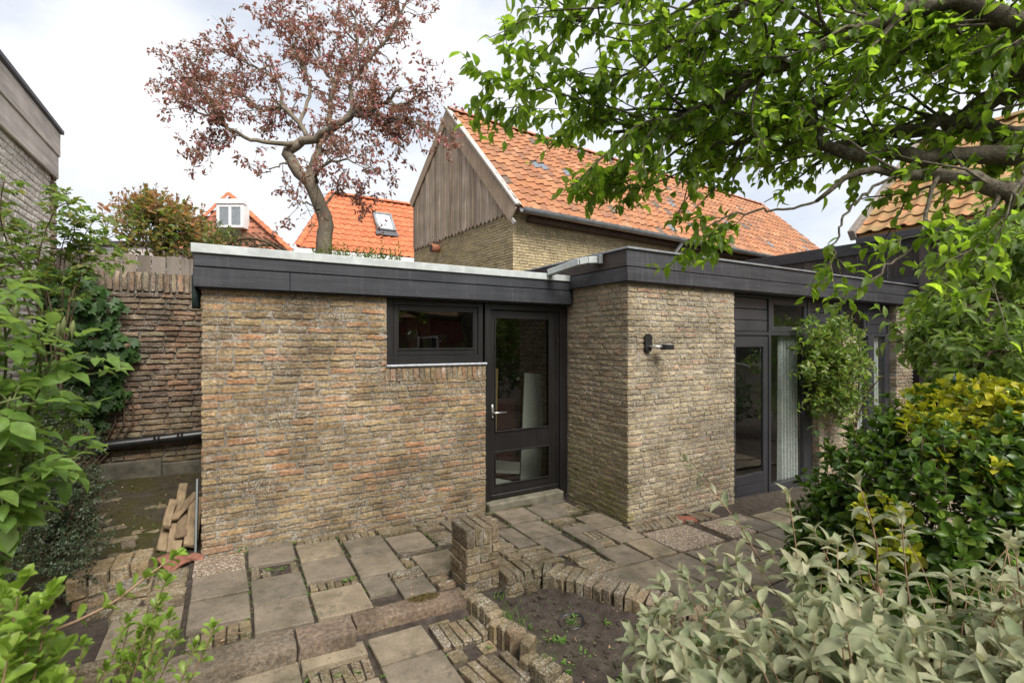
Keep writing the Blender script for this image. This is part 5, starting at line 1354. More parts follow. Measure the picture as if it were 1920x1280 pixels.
# --- purple-leaved crab apple behind the annex
CRAB = ml('crab_leaf', [(.22, .12, .085), (.28, .145, .095), (.19, .14, .08), (.32, .17, .115), (.25, .125, .10), (.18, .145, .075), (.26, .14, .09), (.48, .22, .25)], trans=.3, tcol=(2.0, 1.4, 1.3), rough=.5)
DB = 9.4
ct = Plant('crab_apple_tree', 'leaning ornamental tree with dusky red leaves and twisted grey trunk behind the annex roof', 'tree', at(606, 640, DB) * np.array([1, 1, 0]), SMALL, CRAB[0], BARKR, 9)
def cz(P, dd=0): return [(280 + x / 2.667, y / 2.667, DB + dd_) for (x, y, dd_) in P]
CL = [
    ([(872, 1900, 0), (872, 1240, 0), (890, 1150, 0), (862, 1050, 0), (830, 970, 0), (790, 900, 0), (740, 840, 0), (702, 800, 0), (690, 765, 0), (718, 735, 0), (760, 708, 0)], .155, .085),
    ([(760, 708, 0), (820, 690, -.1), (900, 650, -.2), (980, 600, -.3), (1040, 560, -.4), (1100, 545, -.5), (1180, 510, -.6), (1260, 440, -.8)], .082, .025),
    ([(830, 970, 0), (803, 880, .2), (826, 800, .3), (832, 750, .4), (880, 680, .5), (900, 600, .5), (910, 520, .6), (930, 430, .6), (980, 340, .7), (1040, 250, .7), (1040, 140, .8), (1000, 40, .8)], .085, .016),
    ([(735, 720, 0), (650, 716, -.2), (520, 700, -.4), (440, 670, -.6), (350, 610, -.7), (250, 560, -.8), (150, 510, -.9)], .05, .012),
    ([(790, 690, 0), (740, 600, .2), (650, 530, .4), (560, 550, .5), (500, 500, .6), (440, 470, .7), (350, 460, .8), (250, 420, .8)], .05, .012),
    ([(650, 530, .4), (660, 450, .5), (600, 370, .5), (500, 320, .6), (400, 260, .6), (330, 200, .6)], .035, .01),
    ([(750, 640, .2), (790, 500, .6), (800, 410, .8), (740, 300, .9), (700, 200, 1.0), (640, 100, 1.0), (600, 30, 1.)], .04, .01),
    ([(980, 600, -.3), (1020, 540, -.3), (1000, 450, -.2), (1040, 360, -.2), (1130, 260, -.2), (1210, 160, -.2), (1260, 60, -.2), (1300, -40, -.2)], .05, .012),
    ([(1030, 575, -.4), (1130, 575, -.6), (1250, 592, -.8), (1330, 612, -1.0), (1420, 640, -1.2)], .045, .01),
    ([(1180, 510, -.6), (1260, 520, -.8), (1350, 480, -1.0), (1420, 420, -1.0)], .025, .008),
    ([(1100, 545, -.5), (1170, 620, -.6), (1230, 700, -.7), (1290, 760, -.8)], .02, .006),
    ([(830, 930, .1), (842, 860, -.3), (880, 815, -.5), (960, 800, -.7), (1050, 810, -.8), (1140, 850, -.9)], .035, .008),
    ([(700, 800, 0), (640, 830, -.3), (580, 860, -.5), (530, 880, -.6)], .02, .006),
    ([(860, 1050, 0), (800, 1020, -.4), (740, 1015, -.6), (690, 1040, -.7)], .02, .006),
    ([(870, 1030, 0), (930, 960, .3), (1000, 980, .4), (1070, 1010, .5)], .025, .006),
    ([(440, 670, -.6), (380, 700, -.6), (300, 750, -.6), (240, 770, -.6)], .012, .005),
    ([(930, 430, .6), (860, 330, 1.0), (840, 220, 1.2), (800, 100, 1.3), (780, 0, 1.3)], .035, .008),
    ([(1040, 250, .7), (1120, 150, 1.2), (1180, 60, 1.4), (1200, -40, 1.4)], .03, .008),
    ([(400, 260, .6), (320, 250, .2), (240, 290, 0), (190, 340, 0)], .015, .005),
    ([(350, 460, .8), (280, 400, .4), (200, 400, .2), (100, 400, 0)], .015, .005),
]
for li, (P, r0, r1) in enumerate(CL):
    pts, rad = limb(ct, cz(P), r0, r1, 20, 8 if r0 > .04 else 6, .018)
    if li == 0: continue
    Ls = np.linalg.norm(np.diff(pts, axis=0), axis=1).sum()
    for j in range(int(Ls * (10.5 if li not in (10, 11, 12, 13, 14) else (4 if li in (12, 13) else 9)))):
        t = ct.r.uniform(.2, 1); k = min(int(t * 19), 18); dd = nrm(pts[k + 1] - pts[k])
        s1 = sub(ct, pts[k], side_dir(ct.r, dd, 25, 75, (0, 0, .15), .5), ct.r.uniform(.3, .85), min(rad[k] * .5, .014), 6, .25, -.02)
        for q in range(ct.r.randint(3, 7)):
            kk = ct.r.randint(1, 6) if True else 0; kk = min(kk, 4)
            s2 = sub(ct, s1[kk], side_dir(ct.r, nrm(s1[kk + 1] - s1[kk]), 25, 80, (0, 0, -.1), .4), ct.r.uniform(.12, .34), .005, 4, .25)
            m = ct.r.randint(6, 12)
            for i in range(m):
                q_ = s2[ct.r.randint(1, 4)] + ct.r.normal(size=3) * .02
                g = ct.r.uniform(.6, 1.15); ct.leaf(q_, ct.r.normal(size=3) * .8 - np.array([0, 0, .5]), np.array([0, 0, 1]) + ct.r.normal(size=3) * .7, .086 * g, .046 * g)
ct.finish(300, 'crab', {0: CRAB}, stemname='trunk')

# --- silvery shrub, front right
SILV = ml('silver_leaf', [(.22, .24, .14), (.27, .28, .168), (.17, .20, .108), (.36, .345, .225), (.24, .255, .15), (.125, .16, .078), (.29, .275, .165), (.20, .225, .125)], trans=.22, tcol=(1.5, 1.6, 1.0), rough=.6, spec=.25, back=(.40, .385, .28))
SILVD = ml('green_inner_leaf', [(.06, .11, .025), (.08, .13, .03)], trans=.3, rough=.45)
sv = Plant('silver_shrub', 'large shrub with silvery grey green leaves filling the lower right foreground', 'shrub', at(1600, 640, 1.5) * np.array([1, 1, 0]), ELLI, SILV[0], RTWIG, 21)
def wz(px, d, z): p = at(px, 640, d); p[2] = z; return p
bases = [wz(px, d, .0) for px, d in ((1500, 1.5), (1650, 1.5), (1800, 1.5), (1720, 1.3), (1580, 1.35), (1900, 1.4))]
n_sh = 0
for i in range(270):
    d = 2.0 - 1.12 * math.sqrt(sv.r.uniform(0, 1)) if i % 4 else sv.r.uniform(.85, 1.3)
    px = sv.r.uniform(1125, 2080)
    lim = 1120 + 150 * max(0, (d - 1.15) / .8) if d > 1.15 else 1130
    if px < lim + 10: continue
    zt_ = 1.03 + sv.r.normal() * .05 + .04 * math.sin(px * .013)
    e = (px - lim) / 260
    if e < 1: zt_ -= (1 - e) ** 2 * .16
    tip = wz(px, d, zt_)
    b = bases[sv.r.randint(len(bases))]; st_ = tip * np.array([1, 1, 0]) + (b - tip) * np.array([.35, .35, 0]) + np.array([0, 0, zt_ - sv.r.uniform(.38, .55)])
    sv.shoot(st_, tip, sv.r.randint(11, 15), .094, .037, .12, 86, .09, .0034, .26, .08, .16, tipcluster=3)
for px, py, d in ((1610, 905, 1.55), (1690, 968, 1.5), (1478, 930, 1.7), (1905, 1035, 1.3)):
    tip = at(px, py, d); sv.shoot(tip - np.array([-.05, .02, .42]), tip, 11, .078, .03, .25, 58, .06, .004, .05, .5, .15)
sv.shoot(at(1425, 1050, 1.75), at(1292, 868, 1.75), 12, .075, .03, .2, 60, .06, .004, .1, .4, .15)
for i in range(60):                           # green inner leaves
    px, d = sv.r.uniform(1250, 1950), sv.r.uniform(1.0, 1.7); sv_t = wz(px, d, sv.r.uniform(.65, .92))
    sv.shoot(sv_t - np.array([0, 0, .3]), sv_t, 9, .09, .042, .1, 70, .1, .003, .1, .4, .3, alt=1)
for b in bases: sv.stem(bez([b, b + np.array([.03, .02, .4]), b + sv.r.normal(size=3) * .08 + np.array([0, 0, .75])], 6), .014, .008)
sv.finish(300, 'silver', {0: SILV, 1: SILVD})

# --- laurel-like evergreen
LAUR = ml('evergreen_leaf', [(.048, .10, .013), (.068, .13, .018), (.036, .08, .012), (.10, .165, .024), (.055, .112, .015), (.135, .20, .028)], trans=.22, tcol=(2.2, 2.4, 1.0), rough=.33, spec=.32)
LAURY = ml('yellow_new_leaf', [(.36, .38, .025), (.42, .42, .03), (.27, .34, .025), (.48, .44, .04)], trans=.3, tcol=(1.5, 1.5, .8), rough=.3)
lb = Plant('evergreen_shrub', 'dense rounded shrub of glossy dark green leaves with yellow green new growth on top', 'shrub', at(1790, 640, 2.75) * np.array([1, 1, 0]), OBOV, LAUR[0], TWIG, 33)
cc = at(1830, 900, 2.72); cc[2] = .87
RL, RD, RV = .86, .58, .62
for i in range(2300):
    th_, ph_ = lb.r.uniform(0, 6.283), math.acos(lb.r.uniform(-.75, 1))
    v = np.array([math.sin(ph_) * math.cos(th_), math.sin(ph_) * math.sin(th_), math.cos(ph_)])
    if v[1] > .55: continue
    k = (abs(v[0]) ** 3 + abs(v[1]) ** 3 + abs(v[2]) ** 3) ** (-1 / 3)
    w = v * k * (lb.r.uniform(.9, 1.04) if lb.r.uniform() < .8 else lb.r.uniform(.7, .9))
    P = cc + hd * w[0] * RL + hf * w[1] * RD + ZUP * w[2] * RV
    P = P - ZUP * max(0, -(w[0] + .05)) * .45
    if P[2] < .15: continue
    nv = nrm(hd * v[0] / RL + hf * v[1] / RD + ZUP * (v[2] / RV + .35))
    x, y, d_ = proj(P)
    yel = (v[2] > .84 and x > 1690 and lb.r.uniform() < .85) or (v[1] < -.3 and 1560 < x < 1720 and 930 < y < 1060 and lb.r.uniform() < .65) or (x > 1690 and v[2] > .4 and lb.r.uniform() < .10) 
    lb.shoot(P - nv * .16, P + nv * lb.r.uniform(0, .04), 6, .082, .043, .35, 62, .12, .0035, .02, .75, .2, alt=1 if yel else 0, tipcluster=4, taper=.1)
for i in range(520):
    v = lb.r.normal(size=3); v = v / np.abs(v).max() * lb.r.uniform(.4, .85); P = cc + hd * v[0] * RL + hf * v[1] * RD + ZUP * v[2] * RV
    lb.shoot(P - np.array([0, 0, .1]), P, 6, .075, .038, .1, 70, .1, .003)
for i in range(7):
    b = at(1800, 640, 2.75) * np.array([1, 1, 0]) + hd * lb.r.uniform(-.25, .25); lb.stem(bez([b, b + np.array([0, 0, .4]) + lb.r.normal(size=3) * .08, cc + lb.r.normal(size=3) * .25], 7), .018, .006)
lb.finish(300, 'laurel', {0: LAUR, 1: LAURY})

# --- drooping shrub behind it, at the right edge
DROP = ml('drooping_leaf', [(.15, .225, .055), (.18, .26, .065), (.12, .19, .05), (.22, .285, .09)], trans=.45, tcol=(2.0, 2.1, 1.1), rough=.45, spec=.3)
dr = Plant('drooping_shrub', 'tall loose shrub with drooping pointed light green leaves at the right edge', 'shrub', at(1980, 640, 3.7) * np.array([1, 1, 0]), LANCE, DROP[0], TWIG, 41)
b = at(1980, 640, 3.7) * np.array([1, 1, 0])
dl = [[(1990, 900, 3.7), (1960, 720, 3.7), (1880, 640, 3.65), (1800, 620, 3.6), (1720, 630, 3.55), (1670, 640, 3.5)], [(1960, 720, 3.7), (1930, 600, 3.7), (1880, 540, 3.7), (1800, 540, 3.7), (1735, 580, 3.65)],
      [(1960, 700, 3.7), (1940, 520, 3.8), (1890, 450, 3.8), (1830, 430, 3.8)], [(1980, 700, 3.7), (1980, 480, 3.8), (1950, 380, 3.9), (1930, 330, 3.9)], [(1960, 760, 3.6), (1900, 690, 3.4), (1820, 660, 3.3), (1740, 665, 3.3)],
      [(1970, 650, 3.5), (1900, 570, 3.3), (1850, 560, 3.3), (1790, 590, 3.3)], [(1970, 600, 3.4), (1930, 480, 3.3), (1880, 470, 3.3)], [(1980, 740, 3.4), (1930, 680, 3.2), (1880, 660, 3.1), (1830, 690, 3.1)], [(1960, 560, 3.6), (1900, 500, 3.6), (1850, 490, 3.6), (1810, 500, 3.6)]]
dr.stem(bez([b, at(1985, 800, 3.7), at(1970, 640, 3.7)], 8), .05, .03)
for P in dl:
    pts, rad = limb(dr, P, .022, .006, 14, 6, .015)
    for j in range(42):
        k = dr.r.randint(3, 13); dd = nrm(pts[k + 1] - pts[k] if k < 13 else pts[k] - pts[k - 1])
        sd = side_dir(dr.r, dd, 25, 80, (0, 0, .25), .6); e = pts[k] + sd * dr.r.uniform(.1, .34)
        dr.shoot(pts[k], e, 7, .105, .044, .3, 55, .12, .004, .55, .3, .25, tipcluster=4)
dr.finish(300, 'droop', {0: DROP})

# --- climbing shrub in front of the garden room windows
CLIM = ml('climber_leaf', [(.11, .19, .035), (.15, .235, .045), (.08, .145, .03), (.20, .26, .065), (.24, .28, .08)], trans=.35, tcol=(2.0, 2.1, 1.0), rough=.45)
cl = Plant('climbing_shrub', 'leafy light green climbing shrub growing up in front of the garden room windows', 'shrub', (7.6, 3.35, -.2), SMALL, CLIM[0], TWIG, 51)
base = np.array([7.5, 3.35, -.25])
for P in ([(1600, 800), (1560, 720), (1535, 650), (1515, 610)], [(1602, 800), (1590, 720), (1580, 650), (1570, 590)], [(1605, 800), (1610, 730), (1612, 680), (1610, 620)], [(1601, 800), (1570, 750), (1530, 720), (1510, 690)], [(1603, 800), (1625, 740), (1640, 720), (1655, 705)]):
    pts = bez([at(x, y, 6.55 - .1 * i) for i, (x, y) in enumerate(P)], 14); cl.stem(pts, .014, .004)
    cl.stem(bez([base, (base + pts[0]) / 2 + np.array([.02, 0, .05]), pts[0]], 5), .02, .014)
for i in range(640):
    u, v = cl.r.normal() * .45, cl.r.uniform(-1, 1)
    x = 1567 + u * 95 + v * 12; y = 685 + v * 98
    if ((x - 1566 - (y - 680) * .12) / 70) ** 2 + ((y - 682) / 98) ** 2 > cl.r.uniform(.35, 1.25) * (1 + .35 * math.sin(x * .11 + y * .07)): continue
    if x > 1600 and y > 700 and cl.r.uniform() < .6: continue
    e = at(x, y, 6.45 + cl.r.normal() * .16); s_ = e + cl.r.normal(size=3) * .1 - np.array([0, 0, .14])
    cl.shoot(s_, e, 9, .088, .046, .1, 60, .12, .003, .12, .4, .35, tipcluster=3)
cl.finish(300, 'climber', {0: CLIM})

# --- rose bush close on the left
ROSE = ml('rose_leaf', [(.11, .19, .035), (.14, .23, .045), (.085, .155, .03), (.17, .255, .06), (.12, .205, .04)], trans=.42, tcol=(1.9, 2.1, 1.0), rough=.45, spec=.3, back=(.17, .235, .085))
ro = Plant('rose_bush', 'tall rose bush with large fresh green leaves close at the left edge', 'rose bush', at(-40, 640, 1.4) * np.array([1, 1, 0]), OVAL, ROSE[0], GTWIG, 61)
def compound(pl, p, d, up, L, ln, wd, n=2, alt=0):
    """a rose leaf: pairs of leaflets along a stalk and one at the tip"""
    d = nrm(d); s = nrm(np.cross(d, up)); pts = np.array([p, p + d * L * .5 + np.array([0, 0, .0]), p + d * L - np.array([0, 0, L * .12])])
    pl.mb.add(*tube(pts, [.0016, .0014, .001], 4))
    for k in range(n):
        q = p + d * L * (.45 + .4 * k / max(n - 1, 1)); g = .75 + .2 * k
        for sg in (-1, 1): pl.leaf(q, d * .45 + s * sg + pl.r.normal(size=3) * .15 - np.array([0, 0, .2]), up + pl.r.normal(size=3) * .2, ln * g * pl.r.uniform(.85, 1.1), wd * g, alt)
    pl.leaf(pts[-1], d - np.array([0, 0, .3]) + pl.r.normal(size=3) * .1, up + pl.r.normal(size=3) * .15, ln * 1.1, wd * 1.1, alt)
def rose_cane(pl, P, n, ln, wd, L, r0=.006, start=.25, nl=2):
    pts = bez([at(*q) for q in P], 16); pl.stem(pts, r0, r0 * .4, 6); az = pl.r.uniform(0, 6)
    for i in range(n):
        t = start + (1 - start) * (i + pl.r.uniform(0, 1)) / n; k = min(int(t * 15), 14); d = nrm(pts[k + 1] - pts[k]); az += 2.4
        a = nrm(np.cross(d, (.3, .2, 1))); b_ = np.cross(d, a); rd = a * math.cos(az) + b_ * math.sin(az)
        compound(pl, pts[k], rd + d * .35 + np.array([0, 0, .15]), np.array([0, 0, 1]) + rd * .25 + pl.r.normal(size=3) * .2, L * pl.r.uniform(.7, 1.2), ln * pl.r.uniform(.8, 1.15), wd * pl.r.uniform(.85, 1.1), nl)
for P, n in [q_ for q_ in (([(-60, 1300, 1.4), (0, 1000, 1.4), (60, 800, 1.38), (95, 690, 1.35), (115, 640, 1.3)], 10), ([(-100, 1300, 1.35), (-40, 950, 1.3), (0, 720, 1.25), (30, 600, 1.22)], 9), ([(-120, 1200, 1.3), (-60, 800, 1.2), (-40, 650, 1.15), (-10, 580, 1.12)], 8),
             ([(-60, 1250, 1.4), (-20, 1000, 1.3), (60, 900, 1.28), (125, 855, 1.26)], 9), ([(-80, 1200, 1.5), (20, 900, 1.5), (70, 740, 1.5), (150, 700, 1.48)], 8), ([(-80, 1250, 1.35), (-40, 1050, 1.25), (0, 930, 1.2), (40, 890, 1.18)], 9),
             ([(-90, 1200, 1.3), (-50, 900, 1.15), (-20, 790, 1.1), (20, 740, 1.08)], 8), ([(-60, 1250, 1.5), (0, 950, 1.5), (40, 840, 1.5), (140, 800, 1.5)], 6), ([(-120, 1250, 1.4), (-80, 1000, 1.3), (-50, 960, 1.2), (10, 990, 1.2)], 7), ([(-120, 1250, 1.4), (-90, 700, 1.4), (-40, 560, 1.4), (10, 540, 1.4)], 8)) for _ in (0, 1, 2)]:
    P = [(x + ro.r.normal() * 22 - 8, y + ro.r.normal() * 22, d + ro.r.uniform(-.05, .12)) for x, y, d in P]
    rose_cane(ro, P, n, .054, .034, .08)
ro.finish(300, 'rose', {0: ROSE}, stemname='canes')
# flower buds of the rose
for px, py, d in ((118, 612, 1.3), (135, 618, 1.3), (108, 622, 1.31), (28, 590, 1.22)):
    p = at(px, py, d); mb = MB(); mb.tube([p - np.array([0, 0, .035]), p - np.array([0, 0, .012]), p, p + np.array([.002, 0, .012]), p + np.array([.003, 0, .026])], [.0018, .003, .007, .006, .001], 8); mb.build('rose_bud', GTWIG, ro.root, True)

# --- climbing rose with lighter growth on the neighbour's wall
cr = Plant('climbing_rose', 'loose climbing rose with thin arching stems before the pale neighbour wall', 'rose bush', (-1.25, 4.6, .1), OVAL, ROSE[0], TWIG, 71)
ROSE2 = ml('climbing_rose_leaf', [(.15, .23, .06), (.18, .26, .07), (.115, .18, .05), (.22, .22, .08)], trans=.38, tcol=(2.0, 2.1, 1.1), rough=.5, spec=.25)
for P, n in (([(100, 900, 3.9), (95, 640, 3.9), (60, 540, 3.8), (10, 430, 3.7), (-30, 380, 3.6)], 16), ([(110, 900, 3.9), (100, 600, 3.9), (70, 500, 3.9), (100, 400, 3.9), (130, 380, 3.9)], 18), ([(105, 800, 4), (110, 560, 4.1), (120, 450, 4.1), (160, 410, 4.1)], 18),
             ([(110, 800, 4), (130, 560, 4.1), (160, 480, 4.2), (215, 440, 4.2)], 18), ([(100, 800, 3.8), (70, 560, 3.7), (20, 470, 3.5), (0, 400, 3.4), (10, 330, 3.4)], 16), ([(100, 800, 3.8), (60, 600, 3.6), (10, 500, 3.4), (-30, 460, 3.3)], 14),
             ([(110, 700, 4.0), (140, 540, 4.1), (190, 490, 4.2), (240, 495, 4.2)], 12), ([(110, 800, 4), (120, 500, 4.1), (140, 430, 4.2), (120, 370, 4.2), (105, 365, 4.2)], 14), ([(100, 700, 4), (80, 520, 4), (50, 470, 4), (60, 420, 4)], 16), ([(110, 700, 4), (150, 520, 4.2), (150, 460, 4.2), (185, 400, 4.2)], 16)):
    rose_cane(cr, P, int(n * 1.5), .058, .038, .10, .007, .3, 3)
cr.finish(150, 'rose2', {0: ROSE2}, stemname='canes')

# --- ivy on the old wall
IVYM = ml('ivy_leaf', [(.030, .075, .016), (.045, .10, .022), (.022, .055, .014), (.06, .12, .03)], trans=.25, tcol=(2, 2.2, 1), rough=.45, spec=.25)
iv = Plant('ivy', 'dense dark green ivy mass covering the left part of the old brick wall', 'ivy', (-1.5, 6.8, .2), IVY, IVYM[0], TWIG, 81)
for i in range(950):
    x, y = iv.r.uniform(70, 262), iv.r.uniform(500, 800)
    edge_ = 250 - abs(y - 650) * .28 - 25 * (y < 560) + 14 * math.sin(y * .07) + 8 * math.sin(y * .21)
    if x > edge_: continue
    r_ = ray(x, y); k = (6.9 - .02) / r_[1]; p = r_ * k + np.array([0, 0, CAM_H]); bulge = .45 * min(1, (edge_ - x) / 70)
    p[1] -= iv.r.uniform(.02, .08) + bulge * iv.r.uniform(.5, 1); p[2] -= .0
    if p[0] < -1.58: p[0] = -1.58 + iv.r.uniform(0, .3)
    iv.leaf(p, np.array([iv.r.normal() * .5, -.35, -.9]) + iv.r.normal(size=3) * .2, np.array([0, -1, .45]) + iv.r.normal(size=3) * .3, iv.r.uniform(.07, .13), iv.r.uniform(.07, .125))
for i in range(8): iv.stem(bez([(-1.55 + .03 * i, 6.86, .3), (-1.45 + .08 * i, 6.84, 1.0), (-1.5 + .02 * i, 6.85, 2.2)], 8), .012, .005)
iv.finish(250, 'ivy', {0: IVYM})
mb = MB(); mb.tube(bez([at(98, 706, 5.4), at(106, 724, 5.4), at(122, 737, 5.38), at(150, 748, 5.35)], 10), .022, 8); tag(mb.build('garden_hose', DARKPL, None, True), 'short curve of dark hose showing at the foot of the ivy', 'hose')

# --- fine leaved dark shrub
BOX = ml('fine_dark_leaf', [(.035, .06, .026), (.05, .08, .035), (.028, .05, .022), (.075, .10, .055)], trans=.15, tcol=(1.6, 1.8, 1.2), rough=.4)
bx = Plant('fine_leaved_shrub', 'dense dark shrub with tiny leaves beside the yard below the rose', 'shrub', at(90, 640, 3.0) * np.array([1, 1, 0]), SMALL, BOX[0], TWIG, 91)
for c, rx, rz_, n in ((at(70, 950, 3.0), .36, .36, 330), (at(110, 860, 3.25), .25, .32, 240), (at(40, 1060, 2.8), .42, .3, 240), (at(120, 1010, 3.0), .2, .25, 160), (at(60, 780, 3.5), .3, .3, 150)):
    for i in range(n):
        v = nrm(bx.r.normal(size=3)); v[2] = abs(v[2]) * 1.0 if bx.r.uniform() < .7 else v[2]; e = c + v * np.array([rx, rx, rz_]) * bx.r.uniform(.75, 1.08)
        if e[2] < .05: continue
        bx.shoot(e - v * .12 - np.array([0, 0, .03]), e, 15, .024, .012, .1, 55, .12, .0018, 0, .6, .3, tipcluster=3, taper=.1)
for i in range(6): bb = at(90, 640, 3.0) * np.array([1, 1, 0]); bx.stem(bez([bb + bx.r.normal(size=3) * np.array([.1, .1, 0]), bb + np.array([0, 0, .3]), at(60 + 20 * i, 950, 3.0)], 6), .014, .005)
bx.finish(0, 'box', {0: BOX})

# --- bright small leaved shrub in the lower left corner, very near
HEB = ml('bright_small_leaf', [(.19, .29, .045), (.23, .33, .055), (.155, .25, .04), (.28, .36, .08)], trans=.38, tcol=(1.7, 1.8, .9), rough=.4)
hb = Plant('foreground_shrub', 'bright green small leaved shrub very near in the lower left corner', 'shrub', at(0, 640, .85) * np.array([1, 1, 0]), OBOV, HEB[0], RTWIG, 101)
def leafy(P, n, ln, wd, r0=.003, start=.1):
    pts = bez([at(*q) for q in P], 14); hb.stem(pts, r0, r0 * .4, 5); az = hb.r.uniform(0, 6)
    for i in range(n):
        t = start + (1 - start) * (i + .5) / n; k = min(int(t * 13), 12); d = nrm(pts[k + 1] - pts[k]); az += 2.4
        a = nrm(np.cross(d, (.3, .2, 1))); b_ = np.cross(d, a)
        for q in range(2):
            rd = a * math.cos(az + q * 3.0) + b_ * math.sin(az + q * 3.0); g = hb.r.uniform(.7, 1.15)
            hb.leaf(pts[k], rd + d * .75 + np.array([0, 0, .2]), d * .6 + np.array([0, 0, .6]) + hb.r.normal(size=3) * .2, ln * g, wd * g)
    for q in range(5): hb.leaf(pts[-1], nrm(pts[-1] - pts[-2]) + hb.r.normal(size=3) * .35, np.array([0, 0, 1]) + hb.r.normal(size=3) * .3, ln * .9, wd * .9)
leafy([(-60, 1290, .75), (0, 1214, .78), (110, 1178, .84), (210, 1130, .9), (262, 1090, .93), (300, 1062, .95), (326, 1044, .97)], 14, .028, .012, .0035, .35)
for i in range(44):
    x = hb.r.uniform(-60, 150); yb = 1120 + (x / 150) * 60; y = hb.r.uniform(yb - 10, 1320) + (60 if x > 80 else 0); d = hb.r.uniform(.72, .95)
    if i < 7: x, y = (10, 40, 70, 25, 95, -20, 60)[i], (1140, 1095, 1150, 1180, 1120, 1100, 1165)[i]
    leafy([(x - hb.r.uniform(20, 70), y + 210, d), (x - 20, y + 100, d), (x, y, d)], 9, .038, .018, .0025, .15)
for i in range(11):
    x = hb.r.uniform(150, 330); y = hb.r.uniform(1180, 1310) - (x - 150) * .2; d = hb.r.uniform(.95, 1.15)
    leafy([(x - 60, y + 200, d), (x - 20, y + 80, d), (x, y, d)], 7, .030, .014, .0022, .2)
for x, y in ((300, 1130), (285, 1175), (330, 1200), (400, 1178), (365, 1215), (310, 1090), (260, 1200), (235, 1170)):
    leafy([(x - 90, y + 170, 1.1), (x - 30, y + 70, 1.1), (x, y, 1.1)], 7, .029, .0135, .0022, .3)
hb.finish(300, 'hebe', {0: HEB})

# --- shrubs seen over the wall and over the annex roof
REDB = ml('bronze_leaf', [(.15, .19, .055), (.23, .17, .07), (.11, .165, .045), (.30, .165, .09), (.17, .215, .06), (.13, .19, .05)], trans=.45, tcol=(1.9, 1.8, 1.0), rough=.45)
rb = Plant('bronze_rose_bush', 'big bush with bronze tipped green leaves rising above the board fence', 'bush', at(300, 640, 8.2) * np.array([1, 1, 0]), SMALL, REDB[0], TWIG, 111)
for i in range(215):
    x = 300 + rb.r.normal() * 52; top = 350 + abs(x - 275) * .42 + (25 if x > 360 else 0); y = top + abs(rb.r.normal()) * 55
    if y > 495 or x < 190 or x > 415: continue
    e = at(x, y, 8.1 + rb.r.normal() * .3); rb.shoot(e + rb.r.normal(size=3) * .12 - np.array([0, 0, .38]), e, 12, .12, .07, .2, 62, .12, .006, .1, .4, .35, alt=1 if (y < top + 16 and rb.r.uniform() < .45) else 0)
rb.stem(bez([at(300, 640, 8.2) * np.array([1, 1, 0]), at(300, 560, 8.2), at(300, 470, 8.2)], 6), .05, .02)
for px in (250, 275, 300, 325, 350): rb.stem(bez([at(300, 520, 8.2), at((300 + px) / 2, 470, 8.2), at(px, 390, 8.1)], 6), .02, .006)
BRZ = ml('bronze_tip_leaf', [(.34, .17, .10), (.28, .19, .08), (.40, .20, .13), (.24, .22, .08)], trans=.45, tcol=(1.8, 1.6, 1.0), rough=.45)
for i in range(34):
    x = rb.r.uniform(205, 395); top = 338 + abs(x - 272) * .38 + rb.r.uniform(0, 22); e = at(x, top, 8.1 + rb.r.normal() * .25)
    rb.shoot(at(x + (300 - x) * .25 + rb.r.normal() * 4, top + 75, 8.1), e, 11, .10, .055, .35, 60, .08, .005, .15, .4, .3, alt=1)
rb.finish(120, 'bronze', {0: REDB, 1: BRZ})
GRB = ml('mid_green_leaf', [(.09, .15, .04), (.12, .19, .04), (.17, .22, .04), (.07, .12, .035)], trans=.3, rough=.45)
gb = Plant('green_bush', 'yellow green bush between the bronze bush and the white dormer window', 'bush', at(385, 640, 8.9) * np.array([1, 1, 0]), SMALL, GRB[0], TWIG, 121)
for i in range(110):
    x = 385 + gb.r.normal() * 22; y = 402 + abs(x - 380) * .4 + abs(gb.r.normal()) * 30; e = at(x, y, 8.9 + gb.r.normal() * .2)
    gb.shoot(e - np.array([0, 0, .22]) + gb.r.normal(size=3) * .1, e, 11, .06, .035, .2, 60, .12, .005)
gb.stem(bez([at(385, 640, 8.9) * np.array([1, 1, 0]), at(385, 560, 8.9), at(385, 440, 8.9)], 6), .03, .01); gb.finish(0, 'gb', {0: GRB})
GYB = ml('grey_green_leaf', [(.10, .13, .085), (.14, .16, .11), (.08, .11, .07)], trans=.25, rough=.5)
gy = Plant('grey_green_bush', 'small grey green bush below the white dormer window', 'bush', at(440, 640, 9.6) * np.array([1, 1, 0]), SMALL, GYB[0], TWIG, 131)
for i in range(130):
    x = 437 + gy.r.normal() * 26; y = 425 + abs(x - 430) * .25 + abs(gy.r.normal()) * 20; e = at(x, y, 9.6 + gy.r.normal() * .2)
    gy.shoot(e - np.array([0, 0, .2]) + gy.r.normal(size=3) * .08, e, 10, .05, .026, .2, 60, .12, .005)
gy.stem(bez([at(440, 640, 9.6) * np.array([1, 1, 0]), at(440, 560, 9.6), at(440, 450, 9.6)], 6), .03, .01); gy.finish(0, 'gy', {0: GYB})
rs = Plant('roof_edge_shrub', 'low green shrub peeping over the annex roof at the foot of the red tree', 'shrub', at(680, 640, 8.6) * np.array([1, 1, 0]), SMALL, GRB[0], TWIG, 141)
for i in range(150):
    x = rs.r.uniform(585, 755); y = 462 + rs.r.uniform(0, 30) + (x - 640) * .06 - (16 if rs.r.uniform() < .1 else 0); e = at(x, y, 8.6 + rs.r.normal() * .2)
    rs.shoot(e - np.array([0, 0, .25]), e, 9, .06, .034, .2, 58, .1, .004, 0)
for px in (600, 640, 680, 720, 750): rs.stem(bez([at(680, 640, 8.6) * np.array([1, 1, 0]), at((680 + px) / 2, 560, 8.6), at(px, 490, 8.6)], 6), .02, .008)
rs.finish(0, 'rs', {0: GRB})
